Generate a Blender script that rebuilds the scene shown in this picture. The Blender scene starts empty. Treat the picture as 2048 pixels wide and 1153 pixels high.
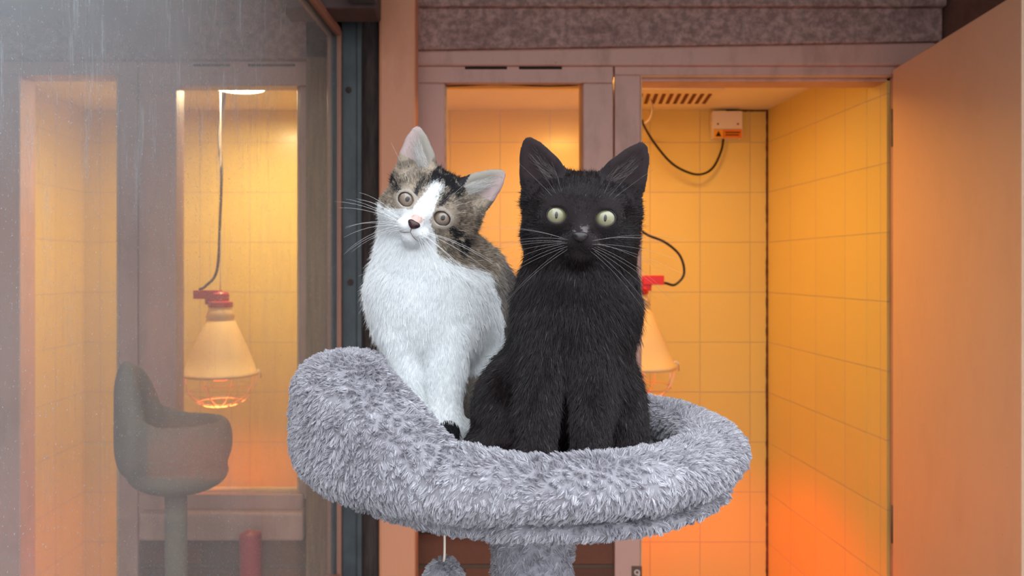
import bpy, math, random
import numpy as np
from mathutils import Vector, Matrix
from mathutils.kdtree import KDTree

random.seed(3)
rng = np.random.default_rng(11)
SC = bpy.context.scene
COL = SC.collection
F = 1500.0            # focal length in pixels of the 2048 px frame
CZ = 1.25             # camera height
VX, VY = 926.0, 536.0  # principal point

# ------------------------------------------------------------ camera, sky, exposure
cam_d = bpy.data.cameras.new('camera')
cam = bpy.data.objects.new('camera', cam_d); COL.objects.link(cam)
cam.location = (0, 0, CZ); cam.rotation_euler = (math.pi / 2, 0, 0)
cam_d.sensor_width = 36.0; cam_d.lens = 36.0 * F / 2048.0
cam_d.shift_x = (1024.0 - VX) / 2048.0
cam_d.shift_y = -(576.5 - VY) / 2048.0
cam_d.clip_start = 0.02; cam_d.clip_end = 60
cam_d.dof.use_dof = True; cam_d.dof.focus_distance = 0.47; cam_d.dof.aperture_fstop = 16.0
SC.camera = cam
SC.view_settings.view_transform = 'Standard'
SC.view_settings.look = 'None'
SC.view_settings.exposure = 0.0
SC.view_settings.gamma = 1.0
SC.view_settings.use_curve_mapping = False
try:
    SC.cycles.use_denoising = True
    SC.cycles.max_bounces = 7
    SC.cycles.diffuse_bounces = 4
    SC.cycles.glossy_bounces = 3
    SC.cycles.transparent_max_bounces = 12
    SC.cycles.caustics_reflective = False
    SC.cycles.caustics_refractive = False
    SC.cycles_curves.shape = 'RIBBONS'
    SC.cycles.sample_clamp_indirect = 4.0
except Exception:
    pass

world = bpy.data.worlds.new('sky'); SC.world = world; world.use_nodes = True
wn = world.node_tree
bg = wn.nodes['Background']
tc = wn.nodes.new('ShaderNodeTexCoord')
sp = wn.nodes.new('ShaderNodeSeparateXYZ'); wn.links.new(tc.outputs['Generated'], sp.inputs[0])
rmp = wn.nodes.new('ShaderNodeValToRGB'); wn.links.new(sp.outputs['Z'], rmp.inputs[0])
rmp.color_ramp.elements[0].position = 0.0; rmp.color_ramp.elements[0].color = (0.30, 0.31, 0.33, 1)
rmp.color_ramp.elements[1].position = 0.55; rmp.color_ramp.elements[1].color = (0.92, 0.97, 1.02, 1)
wn.links.new(rmp.outputs[0], bg.inputs['Color'])
bg.inputs['Strength'].default_value = 4.1

# the amber light fittings and heat bulbs of the two heated cabins
LIGHTS = []
def lamp(name, kind, loc, col, watt, size=0.1, spot=None, rot=None):
    d = bpy.data.lights.new(name, kind); d.color = col; d.energy = watt
    if kind == 'AREA': d.shape = 'DISK'; d.size = size
    else: d.shadow_soft_size = size
    if spot: d.spot_size = spot; d.spot_blend = 0.6
    o = bpy.data.objects.new(name, d); COL.objects.link(o); o.location = loc
    if rot: o.rotation_euler = rot
    LIGHTS.append(o); return o


def P(px, py, Y):
    return ((px - VX) / F * Y, Y, CZ + (VY - py) / F * Y)
def PX(px, Y): return (px - VX) / F * Y
def PZ(py, Y): return CZ + (VY - py) / F * Y

lamp('cabin_light', 'AREA', (0.35, 1.81, CZ + 0.4545), (1.0, 0.47, 0.045), 5.3, 0.14)
lamp('cabin_light', 'AREA', (-0.575, 1.915, CZ + 0.4545), (1.0, 0.76, 0.42), 6.6, 0.14)
lamp('heat_bulb_light', 'SPOT', (0.447, 1.95, CZ - 0.292), (1.0, 0.035, 0.002), 24.0, 0.04, math.radians(132))
lamp('heat_bulb_light', 'SPOT', (-0.632, 1.95, CZ - 0.295), (1.0, 0.16, 0.03), 12.0, 0.04, math.radians(132))

# ------------------------------------------------------------ object helpers
def wloc(o):
    v = Vector(o.location)
    p = o.parent
    while p: v += Vector(p.location); p = p.parent
    return np.array(v)

def link(name, data, parent=None, loc=None):
    o = bpy.data.objects.new(name, data); COL.objects.link(o)
    if parent: o.parent = parent
    if loc is not None: o.location = loc
    return o

def thing(name, label, cat, loc, group=None):
    o = link(name, None, None, loc); o.empty_display_size = 0.02
    o['label'] = label; o['category'] = cat
    if group: o['group'] = group
    return o
def tag(o, label, cat, group=None):
    o['label'] = label; o['category'] = cat
    if group: o['group'] = group
    return o

class MB:
    """collects world-space geometry, built as one mesh"""
    def __init__(s): s.v = []; s.f = []; s.mi = []
    def add(s, vs, fs, mi=0):
        b = len(s.v); s.v += [tuple(map(float, q)) for q in vs]
        s.f += [tuple(b + i for i in f) for f in fs]; s.mi += [mi] * len(fs)
    def box(s, x0, x1, y0, y1, z0, z1, mi=0):
        vs = [(x, y, z) for x in (x0, x1) for y in (y0, y1) for z in (z0, z1)]
        s.add(vs, [(0, 1, 3, 2), (4, 6, 7, 5), (0, 4, 5, 1), (2, 3, 7, 6), (0, 2, 6, 4), (1, 5, 7, 3)], mi)
    def pbox(s, px0, px1, py0, py1, Y, depth, mi=0):
        """box whose front face at Y spans those photo columns/rows"""
        s.box(PX(px0, Y), PX(px1, Y), Y, Y + depth, PZ(py1, Y), PZ(py0, Y), mi)
    def hexa(s, q, mi=0):
        s.add(q, [(0, 3, 2, 1), (4, 5, 6, 7), (0, 1, 5, 4), (1, 2, 6, 5), (2, 3, 7, 6), (3, 0, 4, 7)], mi)
    def tube(s, pts, rad, n=8, mi=0, caps=True):
        pts = [Vector(p) for p in pts]; k = len(pts)
        rads = rad if hasattr(rad, '__len__') else [rad] * k
        up = Vector((0.13, 0.97, 0.2)).normalized(); rings = []
        for i in range(k):
            t = (pts[min(i + 1, k - 1)] - pts[max(i - 1, 0)]).normalized()
            a = t.cross(up)
            if a.length < 1e-4: a = t.cross(Vector((1, 0, 0)))
            a.normalize(); b = t.cross(a).normalized(); up = a.cross(t).normalized()
            rings.append([pts[i] + (a * math.cos(2 * math.pi * j / n) + b * math.sin(2 * math.pi * j / n)) * rads[i] for j in range(n)])
        vs = [q for r in rings for q in r]; fs = []
        for i in range(k - 1):
            for j in range(n):
                fs.append((i * n + j, i * n + (j + 1) % n, (i + 1) * n + (j + 1) % n, (i + 1) * n + j))
        if caps: fs.append(tuple(range(n))[::-1]); fs.append(tuple((k - 1) * n + j for j in range(n)))
        s.add(vs, fs, mi)
    def lathe(s, c, prof, n=32, mi=0):
        vs = []; fs = []
        for r, z in prof:
            for j in range(n):
                a = 2 * math.pi * j / n; vs.append((c[0] + r * math.cos(a), c[1] + r * math.sin(a), c[2] + z))
        for i in range(len(prof) - 1):
            for j in range(n):
                fs.append((i * n + j, i * n + (j + 1) % n, (i + 1) * n + (j + 1) % n, (i + 1) * n + j))
        s.add(vs, fs, mi)
    def build(s, name, mats, parent=None, smooth=False, bevel=0.0, origin=None):
        if origin is None: origin = wloc(parent) if parent else np.zeros(3)
        o = np.asarray(origin, float)
        me = bpy.data.meshes.new(name)
        me.from_pydata([tuple(np.array(v) - o) for v in s.v], [], s.f)
        for m in (mats if isinstance(mats, (list, tuple)) else [mats]): me.materials.append(m)
        me.polygons.foreach_set('material_index', s.mi)
        if smooth: me.polygons.foreach_set('use_smooth', [True] * len(s.f))
        me.update()
        ob = link(name, me, parent, None if parent else tuple(o))
        if bevel:
            b = ob.modifiers.new('bevel', 'BEVEL'); b.width = bevel; b.segments = 2; b.limit_method = 'ANGLE'
        return ob

def struct(o): o['kind'] = 'structure'; return o

def spline(ctrl, n=40):
    """Catmull-Rom through the control points"""
    c = [np.array(p, float) for p in ctrl]; c = [2 * c[0] - c[1]] + c + [2 * c[-1] - c[-2]]
    out = []
    segs = len(c) - 3; per = max(2, n // segs)
    for i in range(segs):
        p0, p1, p2, p3 = c[i:i + 4]
        for k in range(per):
            t = k / per
            out.append(0.5 * ((2 * p1) + (-p0 + p2) * t + (2 * p0 - 5 * p1 + 4 * p2 - p3) * t * t + (-p0 + 3 * p1 - 3 * p2 + p3) * t ** 3))
    out.append(c[-2]); return out

# ------------------------------------------------------------ materials
def lin(r, g, b):
    f = lambda c: (c / 255 / 12.92) if c / 255 <= 0.04045 else ((c / 255 + 0.055) / 1.055) ** 2.4
    return (f(r), f(g), f(b), 1)

class Mat:
    def __init__(s, name, color=(0.5, 0.5, 0.5, 1), rough=0.6, **kw):
        s.m = bpy.data.materials.new(name); s.m.use_nodes = True
        s.t = s.m.node_tree; s.n = s.t.nodes; s.b = s.n['Principled BSDF']
        s.b.inputs['Base Color'].default_value = color; s.b.inputs['Roughness'].default_value = rough
        for k, v in kw.items(): s.b.inputs[k.replace('_', ' ')].default_value = v
    def N(s, typ, **kw):
        n = s.n.new('ShaderNode' + typ)
        for k, v in kw.items():
            if k in n.inputs.keys(): n.inputs[k].default_value = v
            else: setattr(n, k, v)
        return n
    def L(s, a, b): s.t.links.new(a, b)
    def coords(s, scale=(1, 1, 1), loc=(0, 0, 0)):
        c = s.N('TexCoord'); m = s.N('Mapping'); m.inputs['Scale'].default_value = scale; m.inputs['Location'].default_value = loc
        s.L(c.outputs['Object'], m.inputs[0]); return m.outputs[0]
    def noise(s, scale, stretch=(1, 1, 1), detail=4, rough=0.6):
        n = s.N('TexNoise'); n.inputs['Scale'].default_value = scale; n.inputs['Detail'].default_value = detail
        n.inputs['Roughness'].default_value = rough
        s.L(s.coords(stretch), n.inputs['Vector']); return n.outputs['Fac']
    def ramp(s, fac, stops):
        r = s.N('ValToRGB'); e = r.color_ramp.elements
        while len(e) < len(stops): e.new(0.5)
        for q, (p, c) in zip(e, stops): q.position = p; q.color = c
        s.L(fac, r.inputs[0]); return r.outputs[0]
    def color(s, out): s.L(out, s.b.inputs['Base Color'])
    def bump(s, h, dist=0.001, strength=1.0):
        b = s.N('Bump'); b.inputs['Distance'].default_value = dist; b.inputs['Strength'].default_value = strength
        s.L(h, b.inputs['Height']); s.L(b.outputs[0], s.b.inputs['Normal'])
    def mix(s, f, a, b, blend='MIX'):
        m = s.N('Mix', data_type='RGBA', blend_type=blend)
        for i, v in ((0, f), (6, a), (7, b)):
            if hasattr(v, 'is_output'): s.L(v, m.inputs[i])
            else: m.inputs[i].default_value = v
        return m.outputs[2]
    def math(s, op, a, b=0.0, c=None):
        m = s.N('Math', operation=op)
        for i, v in enumerate((a, b) if c is None else (a, b, c)):
            if hasattr(v, 'is_output'): s.L(v, m.inputs[i])
            else: m.inputs[i].default_value = v
        return m.outputs[0]

def speckled(name, c1, c2, scale=30, stretch=(1, 1, 1), rough=0.7, bump=0.0006, lo=0.35, hi=0.65, **kw):
    m = Mat(name, c1, rough, **kw)
    n = m.noise(scale, stretch); m.color(m.ramp(n, [(lo, c1), (hi, c2)]))
    if bump: m.bump(n, bump)
    return m.m

def tile_mat(name, axis, u0, w, z0, base=(0.80, 0.60, 0.17, 1)):  # base yellowed to put the lamps' amber glow into the tile colour
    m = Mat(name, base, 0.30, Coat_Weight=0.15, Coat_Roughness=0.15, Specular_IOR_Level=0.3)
    c = m.N('TexCoord'); s = m.N('SeparateXYZ'); m.L(c.outputs['Object'], s.inputs[0])
    u = m.math('SUBTRACT', s.outputs[axis], u0); v = m.math('SUBTRACT', s.outputs['Z'], z0)
    cb = m.N('CombineXYZ'); m.L(u, cb.inputs[0]); m.L(v, cb.inputs[1])
    br = m.N('TexBrick', offset=0.0, squash=1.0)
    for k, val in (('Scale', 1.0), ('Mortar Size', 0.0013), ('Mortar Smooth', 0.35), ('Brick Width', w), ('Row Height', 0.152), ('Bias', -0.4)):
        br.inputs[k].default_value = val
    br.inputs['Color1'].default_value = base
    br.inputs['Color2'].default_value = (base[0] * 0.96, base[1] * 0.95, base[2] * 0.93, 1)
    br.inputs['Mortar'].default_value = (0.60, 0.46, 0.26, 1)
    m.L(cb.outputs[0], br.inputs['Vector'])
    n = m.noise(6, detail=3)
    m.color(m.mix(m.math('MULTIPLY', n, 0.12), br.outputs['Color'], (0.6, 0.5, 0.4, 1)))
    inv = m.math('SUBTRACT', 1.0, br.outputs['Fac'])
    wav = m.math('MULTIPLY_ADD', m.noise(9, detail=2), 0.35, inv)
    m.bump(wav, 0.0012, 0.8)
    return m.m

def brick_mat(name):
    m = Mat(name, rough=0.88)
    c = m.N('TexCoord'); s = m.N('SeparateXYZ'); m.L(c.outputs['Object'], s.inputs[0])
    cb = m.N('CombineXYZ'); m.L(s.outputs['X'], cb.inputs[0]); m.L(s.outputs['Z'], cb.inputs[1])
    br = m.N('TexBrick')
    for k, val in (('Scale', 1.0), ('Mortar Size', 0.005), ('Mortar Smooth', 0.3), ('Brick Width', 0.225), ('Row Height', 0.075)):
        br.inputs[k].default_value = val
    br.inputs['Color1'].default_value = lin(128, 72, 50); br.inputs['Color2'].default_value = lin(98, 58, 44)
    br.inputs['Mortar'].default_value = lin(92, 74, 62)
    m.L(cb.outputs[0], br.inputs['Vector'])
    n = m.noise(70, detail=6)
    m.color(m.mix(m.math('MULTIPLY', n, 0.6), br.outputs['Color'], lin(86, 60, 48)))
    h = m.math('MULTIPLY_ADD', n, 0.5, m.math('SUBTRACT', 1.0, br.outputs['Fac'])); m.bump(h, 0.004)
    return m.m

M = {}
M['brick'] = brick_mat('brick')
def lintel_mat():
    m = Mat('weathered_concrete', rough=0.9)
    a = m.noise(14, (1, 1, 2.0), 6); b = m.noise(60, detail=8, rough=0.7)
    c = m.ramp(a, [(0.3, lin(156, 120, 114)), (0.55, lin(192, 154, 144)), (0.75, lin(166, 128, 116))])
    c = m.mix(m.ramp(b, [(0.42, (0.55, 0.55, 0.55, 1)), (0.58, (0, 0, 0, 1))]), c, lin(92, 72, 70))
    st = m.noise(9, (6, 1, 0.6), 5)
    c = m.mix(m.ramp(st, [(0.60, (0, 0, 0, 1)), (0.74, (0.55, 0.55, 0.55, 1))]), c, lin(176, 152, 142))
    m.color(c); m.bump(b, 0.002); return m.m
M['lintel'] = lintel_mat()
def paint(name, c, dirt, rough=0.45, amount=0.5, vs=0.15):
    m = Mat(name, c, rough)
    n = m.noise(10, (1.5, 1.5, vs * 4), 6, 0.65); f = m.noise(160, (1, 1, 1), 3)
    col = m.mix(m.ramp(n, [(0.5, (0, 0, 0, 1)), (0.8, (amount,) * 3 + (1,))]), c, dirt)
    col = m.mix(m.ramp(f, [(0.70, (0, 0, 0, 1)), (0.74, (0.7, 0.7, 0.7, 1))]), col, dirt)
    m.color(col); m.bump(m.noise(90, (1, 1, 0.3), 4), 0.0005); return m.m
M['frame'] = paint('taupe_frame_paint', lin(202, 156, 141), lin(120, 86, 70))
M['bead'] = paint('cream_glazing_bead', lin(216, 180, 140), lin(130, 92, 60))
M['door'] = paint('cream_door_paint', lin(228, 188, 156), lin(200, 156, 122), 0.38, 0.25)
M['warm_post'] = paint('spill_tinted_painted_timber', lin(222, 150, 114), lin(190, 120, 78), 0.5)  # warm base colour includes the orange light spilling from the cabin
M['steel'] = speckled('dark_galvanised_steel', lin(62, 68, 72), lin(78, 86, 90), 22, (1, 1, 0.6), 0.5, 0.0003, Metallic=0.2)
M['dark_timber'] = speckled('dark_sooty_timber', lin(48, 38, 36), lin(74, 60, 56), 40, (3, 3, 0.4), 0.85, 0.001)
M['brown_wood'] = speckled('brown_timber', lin(158, 122, 90), lin(120, 90, 66), 30, (4, 4, 0.25), 0.7, 0.0008)
M['side_wall'] = speckled('brown_painted_wall', lin(128, 92, 80), lin(108, 76, 66), 12, rough=0.8)
M['gap'] = Mat('black_gap', lin(30, 20, 16), 0.9).m
M['plaster'] = speckled('cabin_ceiling_paint', (0.92, 0.82, 0.62, 1), (0.86, 0.74, 0.54, 1), 5, rough=0.6, bump=0.0)
M['concrete'] = speckled('concrete_floor', lin(120, 116, 110), lin(92, 88, 84), 9, rough=0.9)
M['roof'] = speckled('dark_roof_boards', lin(92, 72, 70), lin(66, 52, 52), 12, (1, 0.2, 1), 0.85)
M['frame_strip'] = paint('pinkish_brown_pane_frame', lin(158, 114, 98), lin(110, 78, 66), 0.5)
M['grime'] = speckled('black_mould_sealant', lin(52, 26, 12), lin(120, 62, 26), 120, rough=0.9, bump=0)

def glass_mat(name, tint=(1, 1, 1, 1), refl=0.06):
    m = Mat(name); t = m.N('BsdfTransparent'); t.inputs[0].default_value = tint
    g = m.N('BsdfGlossy'); g.inputs['Roughness'].default_value = 0.02
    lw = m.N('Fresnel'); lw.inputs[0].default_value = 1.3
    mx = m.N('MixShader'); m.L(m.math('MULTIPLY', lw.outputs[0], refl * 10), mx.inputs[0])
    m.L(t.outputs[0], mx.inputs[1]); m.L(g.outputs[0], mx.inputs[2])
    m.L(mx.outputs[0], m.n['Material Output'].inputs[0]); return m.m
M['glass'] = glass_mat('window_glass')

def perspex_mat():
    """old scratched perspex: clear sheet with dust film, fine scratches, wipe marks and painted sky haze"""
    m = Mat('scratched_dusty_perspex')
    c = m.N('TexCoord'); s = m.N('SeparateXYZ'); m.L(c.outputs['Object'], s.inputs[0])
    film = m.noise(5, (1, 1, 0.5), 6, 0.6)
    spots = m.noise(420, (1, 1, 1), 2, 0.5)
    sc1 = m.noise(60, (1, 1.2, 0.12), 8, 0.75)     # vertical rubbed scratches
    sc2 = m.noise(55, (1, 0.5, 5.0), 8, 0.8)       # horizontal wipe marks
    # sky-light haze painted in as denser film towards the top of the near edge (object y: 0 at far edge, negative towards camera)
    g1 = m.math('MULTIPLY_ADD', s.outputs['Y'], -1.5, -0.35); g2 = m.math('MULTIPLY_ADD', s.outputs['Z'], 3.2, -0.10)
    top = m.math('MULTIPLY', m.math('MAXIMUM', m.math('MINIMUM', g1, 1.0), 0.0), m.math('MAXIMUM', m.math('MINIMUM', g2, 1.0), 0.0))
    d = m.math('MULTIPLY_ADD', film, 0.17, 0.065)
    d = m.math('MULTIPLY_ADD', top, 0.26, d)
    r1 = m.ramp(sc1, [(0.55, (0, 0, 0, 1)), (0.66, (1, 1, 1, 1))])
    r2 = m.ramp(sc2, [(0.60, (0, 0, 0, 1)), (0.76, (1, 1, 1, 1))])
    r3 = m.ramp(spots, [(0.67, (0, 0, 0, 1)), (0.74, (1, 1, 1, 1))])
    wgt = m.math('MULTIPLY_ADD', top, 1.0, 0.14)
    d = m.math('MULTIPLY_ADD', m.math('MULTIPLY', r1, wgt), 0.55, d)
    d = m.math('MULTIPLY_ADD', m.math('MULTIPLY', r2, wgt), 0.35, d)
    d = m.math('MULTIPLY_ADD', r3, 0.40, d)
    t = m.N('BsdfTransparent'); t.inputs[0].default_value = (0.97, 0.97, 0.95, 1)
    gl = m.N('BsdfGlossy'); gl.inputs['Roughness'].default_value = 0.03
    fr = m.N('Fresnel'); fr.inputs[0].default_value = 1.42
    mx = m.N('MixShader'); m.L(m.math('MULTIPLY', fr.outputs[0], 0.10), mx.inputs[0]); m.L(t.outputs[0], mx.inputs[1]); m.L(gl.outputs[0], mx.inputs[2])
    df = m.N('BsdfDiffuse'); df.inputs[0].default_value = (0.74, 0.85, 0.93, 1)
    tl = m.N('BsdfTranslucent'); tl.inputs[0].default_value = (0.74, 0.85, 0.93, 1)
    dm = m.N('MixShader'); dm.inputs[0].default_value = 0.35; m.L(df.outputs[0], dm.inputs[1]); m.L(tl.outputs[0], dm.inputs[2])
    m2 = m.N('MixShader'); m.L(m.math('MINIMUM', d, 0.9), m2.inputs[0]); m.L(mx.outputs[0], m2.inputs[1]); m.L(dm.outputs[0], m2.inputs[2])
    m.L(m2.outputs[0], m.n['Material Output'].inputs[0]); return m.m
M['perspex'] = perspex_mat()
M['red_plastic'] = Mat('red_plastic', lin(214, 34, 22), 0.35).m
M['dull_red'] = Mat('dusty_red_plastic', lin(170, 36, 50), 0.4).m
M['white_plastic'] = Mat('white_plastic', lin(235, 222, 205), 0.35).m
M['yellow_label'] = Mat('yellow_label', lin(240, 170, 40), 0.5).m
M['orange_label'] = Mat('orange_label', lin(232, 130, 20), 0.5).m
M['black_rubber'] = Mat('black_cable', lin(30, 20, 16), 0.45).m
M['white_cable'] = Mat('white_cable', lin(225, 205, 170), 0.45).m
M['alu'] = Mat('spun_aluminium', (0.85, 0.82, 0.74, 1), 0.32, Metallic=0.85).m
M['shade'] = Mat('cream_enamel_shade', lin(235, 205, 150), 0.35).m
M['wire'] = Mat('plated_wire', (0.85, 0.75, 0.7, 1), 0.3, Metallic=0.8).m
M['number_plate'] = Mat('brown_number_plate', lin(100, 74, 60), 0.5).m
M['pale_digit'] = Mat('pale_digit', lin(214, 190, 176), 0.5).m
M['slat'] = Mat('vent_slot', lin(120, 66, 30), 0.8).m
def emis(name, c, s):
    m = Mat(name, c, 0.4); m.b.inputs['Emission Color'].default_value = c; m.b.inputs['Emission Strength'].default_value = s; return m.m
M['bulb_red'] = emis('glowing_red_bulb', (1.0, 0.10, 0.03, 1), 4.0)
M['light_on'] = emis('lit_diffuser', (1.0, 0.88, 0.55, 1), 14.0)

# ------------------------------------------------------------ the setting
YW = 1.62      # plane of the painted window and door frames
YB = 2.28      # back wall of the cabins
XR = 0.9257    # right wall of the cabin
ZC = CZ + 0.480  # cabin ceiling
ZF = CZ - 1.05   # cabin floor
fl = MB(); fl.box(-2.6, 2.2, -3.0, 2.4, -0.1, 0.0); struct(fl.build('floor', M['concrete']))
rf = MB(); rf.box(-2.6, 2.2, 0.36, 2.5, CZ + 0.80, CZ + 0.86); struct(rf.build('ceiling', M['roof']))
rb = MB(); rb.box(PX(560, 1.35), PX(752, 1.35), 1.35, 1.43, PZ(16, 1.35), PZ(-140, 1.35)); struct(rb.build('trim_1', M['roof'], bevel=0.004))
bx = MB(); bx.box(PX(690, 1.30), PX(748, 1.30), 1.31, 1.34, PZ(-10, 1.30), PZ(-90, 1.30)); struct(bx.build('trim_2', M['steel']))

# brick wall round the openings (kept in one shell), lintel above
wl = MB()
yb0, yb1 = YW + 0.012, YW + 0.10
zs = PZ(1062, YW)                                      # under the window sills
wl.box(PX(832, YW), PX(1243, YW), yb0, yb1, 0, zs)                 # below our window
wl.box(PX(272, YW), PX(757, YW), yb0, yb1, 0, PZ(1082, YW))        # below neighbour's window
wl.box(PX(600, YW), PX(832, YW), yb0 + 0.02, yb1, 0, CZ + 0.8)      # pier between cabins
wl.box(PX(1788, YW), 1.15, yb0 + 0.02, yb1, 0, CZ + 0.8)            # pier right of the door
wl.box(-2.6, PX(-10, YW), yb0, yb1, 0, CZ + 0.8)
struct(wl.build('wall_back', M['brick']))
ln = MB()
z98, z82 = PZ(99, 1.60), PZ(82, 1.60)
xa, xb = PX(822, 1.60), PX(1886, 1.60)
ln.hexa([(xa, 1.60, z98), (xb, 1.60, z82), (xb, 1.72, z82), (xa, 1.72, z98),
         (xa, 1.60, PZ(14, 1.6)), (xb, 1.60, PZ(6, 1.6)), (xb, 1.72, PZ(6, 1.6)), (xa, 1.72, PZ(14, 1.6))])
ln.box(xa, xb, 1.585, 1.72, PZ(12, 1.585), CZ + 0.8)
struct(ln.build('trim_3', M['lintel'], bevel=0.004))
ln2 = MB(); ln2.box(-2.6, PX(752, 1.6), 1.60, 1.72, PZ(118, 1.6), CZ + 0.8); struct(ln2.build('trim_4', M['lintel'], bevel=0.004))
sv = MB(); sv.box(-2.6, -0.80, -0.32, -0.26, 0, CZ + 0.86); struct(sv.build('sky_block_front', M['side_wall']))  # added out of view to keep sky light off the neighbour's pen
sv = MB(); sv.box(-1.42, -1.36, -0.26, YW, 0, CZ + 0.8); struct(sv.build('sky_block_left', M['side_wall']))  # unseen, added to cut the sky light coming from the left
sw = MB(); sw.box(1.03, 1.10, 0.2, 1.75, 0, CZ + 0.8); struct(sw.build('wall_right', M['side_wall']))

# cabins: tiled back and side walls, ceiling, floor
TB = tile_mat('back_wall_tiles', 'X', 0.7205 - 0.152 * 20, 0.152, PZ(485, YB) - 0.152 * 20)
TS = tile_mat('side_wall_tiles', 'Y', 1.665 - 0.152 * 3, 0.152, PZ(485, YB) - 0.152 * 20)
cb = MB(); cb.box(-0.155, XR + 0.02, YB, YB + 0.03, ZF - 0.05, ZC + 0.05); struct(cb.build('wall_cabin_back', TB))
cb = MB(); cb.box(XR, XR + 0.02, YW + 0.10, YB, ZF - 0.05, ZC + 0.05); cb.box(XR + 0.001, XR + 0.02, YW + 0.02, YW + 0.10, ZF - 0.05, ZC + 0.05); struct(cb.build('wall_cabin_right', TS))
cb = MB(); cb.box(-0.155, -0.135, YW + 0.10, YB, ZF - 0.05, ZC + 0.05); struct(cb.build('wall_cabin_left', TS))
cb = MB(); cb.box(-0.155, XR + 0.02, YW + 0.10, YB + 0.03, ZC, ZC + 0.02); struct(cb.build('ceiling_cabin', M['plaster']))
cb = MB(); cb.box(-0.155, XR + 0.02, YW, YB + 0.03, ZF - 0.02, ZF); struct(cb.build('floor_cabin', M['concrete']))
gr = MB()
gr.tube(spline([(XR - 0.002, YB - 0.002, z) for z in np.linspace(ZF, ZC, 9)], 60), [0.0035 + 0.002 * random.random() for _ in range(57)][:57], 6) if False else None
zz = np.linspace(ZF, ZC, 120)
gr.tube([(XR - 0.001, YB - 0.001, z) for z in zz], [0.0028 + 0.0022 * random.random() for _ in zz], 6)
gr.tube([(x, YB - 0.001, ZC - 0.001) for x in np.linspace(0.80, XR, 20)], [0.003 + 0.002 * random.random() for _ in range(20)], 6)
struct(gr.build('trim_5', M['grime'], smooth=True))
XN0, XN1 = PX(168, YB), -0.175
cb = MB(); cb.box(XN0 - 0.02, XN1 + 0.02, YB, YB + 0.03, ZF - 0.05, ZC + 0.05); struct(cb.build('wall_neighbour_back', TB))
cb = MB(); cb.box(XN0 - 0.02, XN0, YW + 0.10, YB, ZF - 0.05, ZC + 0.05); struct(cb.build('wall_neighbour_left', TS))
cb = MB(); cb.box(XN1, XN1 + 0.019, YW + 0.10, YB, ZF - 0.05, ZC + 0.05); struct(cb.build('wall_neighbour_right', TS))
cb = MB(); cb.box(XN0 - 0.02, XN1 + 0.02, YW + 0.10, YB + 0.03, ZC, ZC + 0.02); struct(cb.build('ceiling_neighbour', M['plaster']))
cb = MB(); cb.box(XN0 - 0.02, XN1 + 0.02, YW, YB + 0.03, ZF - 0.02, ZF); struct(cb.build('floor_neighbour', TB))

# --- our window (window_1) and the door frame
w1 = link('window_1', None, None, (PX(1030, YW), YW, PZ(1085, YW))); struct(w1)
fr = MB()
fr.pbox(833, 890, 166, 985, YW, 0.05)
fr.pbox(1166, 1227, 166, 985, YW, 0.05)
fr.pbox(833, 1227, 131, 166, YW, 0.05)
fr.pbox(833, 1227, 985, 1040, YW, 0.05)
fr.build('window_frame', M['frame'], w1, bevel=0.003)
bd = MB()
for a in ((884, 894, 160, 990), (1162, 1170, 160, 990), (884, 1170, 158, 171), (884, 1170, 980, 990)): bd.pbox(a[0], a[1], a[2], a[3], YW + 0.022, 0.03)
bd.build('glazing_bead', M['bead'], w1, bevel=0.002)
sk = MB(); sk.tube([P(889 + (i % 2) * 1.0, y, YW + 0.02) for i, y in enumerate(range(172, 980, 16))], 0.0012, 5)
sk.tube([P(1166 + (i % 3), y, YW + 0.02) for i, y in enumerate(range(180, 980, 14))], [0.001 + 0.0018 * random.random() for _ in range(180, 980, 14)], 5)
sk.tube([P(x, 171 + 1.5 * math.sin(x * .03), YW + 0.02) for x in range(892, 1164, 12)], 0.0015, 5)
sk.build('sealant_line', M['grime'], w1)
gl = MB(); gl.box(PX(890, 1.65), PX(1168, 1.65), 1.652, 1.656, PZ(985, 1.65), PZ(166, 1.65)); gl.build('window_pane', M['glass'], w1)
sl = MB(); sl.pbox(826, 1229, 1036, 1062, YW - 0.04, 0.06); sl.build('window_sill', M['frame'], w1, bevel=0.004)
vt = MB(); vt.pbox(930, 1014, 133.5, 138.5, YW - 0.0008, 0.01); vt.pbox(1038, 1124, 133.5, 138.5, YW - 0.0008, 0.01); vt.build('vent_slot', M['gap'], w1)
hd = MB()
a, b = PX(830, 1.61), PX(1874, 1.61)
hd.hexa([(a, 1.61, PZ(131, 1.61)), (b, 1.61, PZ(131, 1.61)), (b, 1.70, PZ(131, 1.61)), (a, 1.70, PZ(131, 1.61)),
         (a, 1.61, PZ(101, 1.61)), (b, 1.61, PZ(84, 1.61)), (b, 1.70, PZ(84, 1.61)), (a, 1.70, PZ(101, 1.61))])
struct(hd.build('trim_6', M['frame'], bevel=0.005))
df = MB()
df.pbox(1229.5, 1281, 150.1, 1700, YW + 0.001, 0.06)
df.pbox(1229.5, 1790, 131, 150, YW, 0.06)
df.pbox(1281.2, 1789.8, 150.1, 163, YW + 0.02, 0.06)
df.pbox(1790.1, 1874, 131, 1700, YW + 0.001, 0.06)
struct(df.build('trim_7', M['frame'], bevel=0.002))
ds = MB(); ds.pbox(1281, 1786, 148, 153, YW + 0.004, 0.03); ds.pbox(1281, 1284, 150, 1700, YW + 0.01, 0.05); struct(ds.build('trim_8', M['bead'], bevel=0.001))
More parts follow.
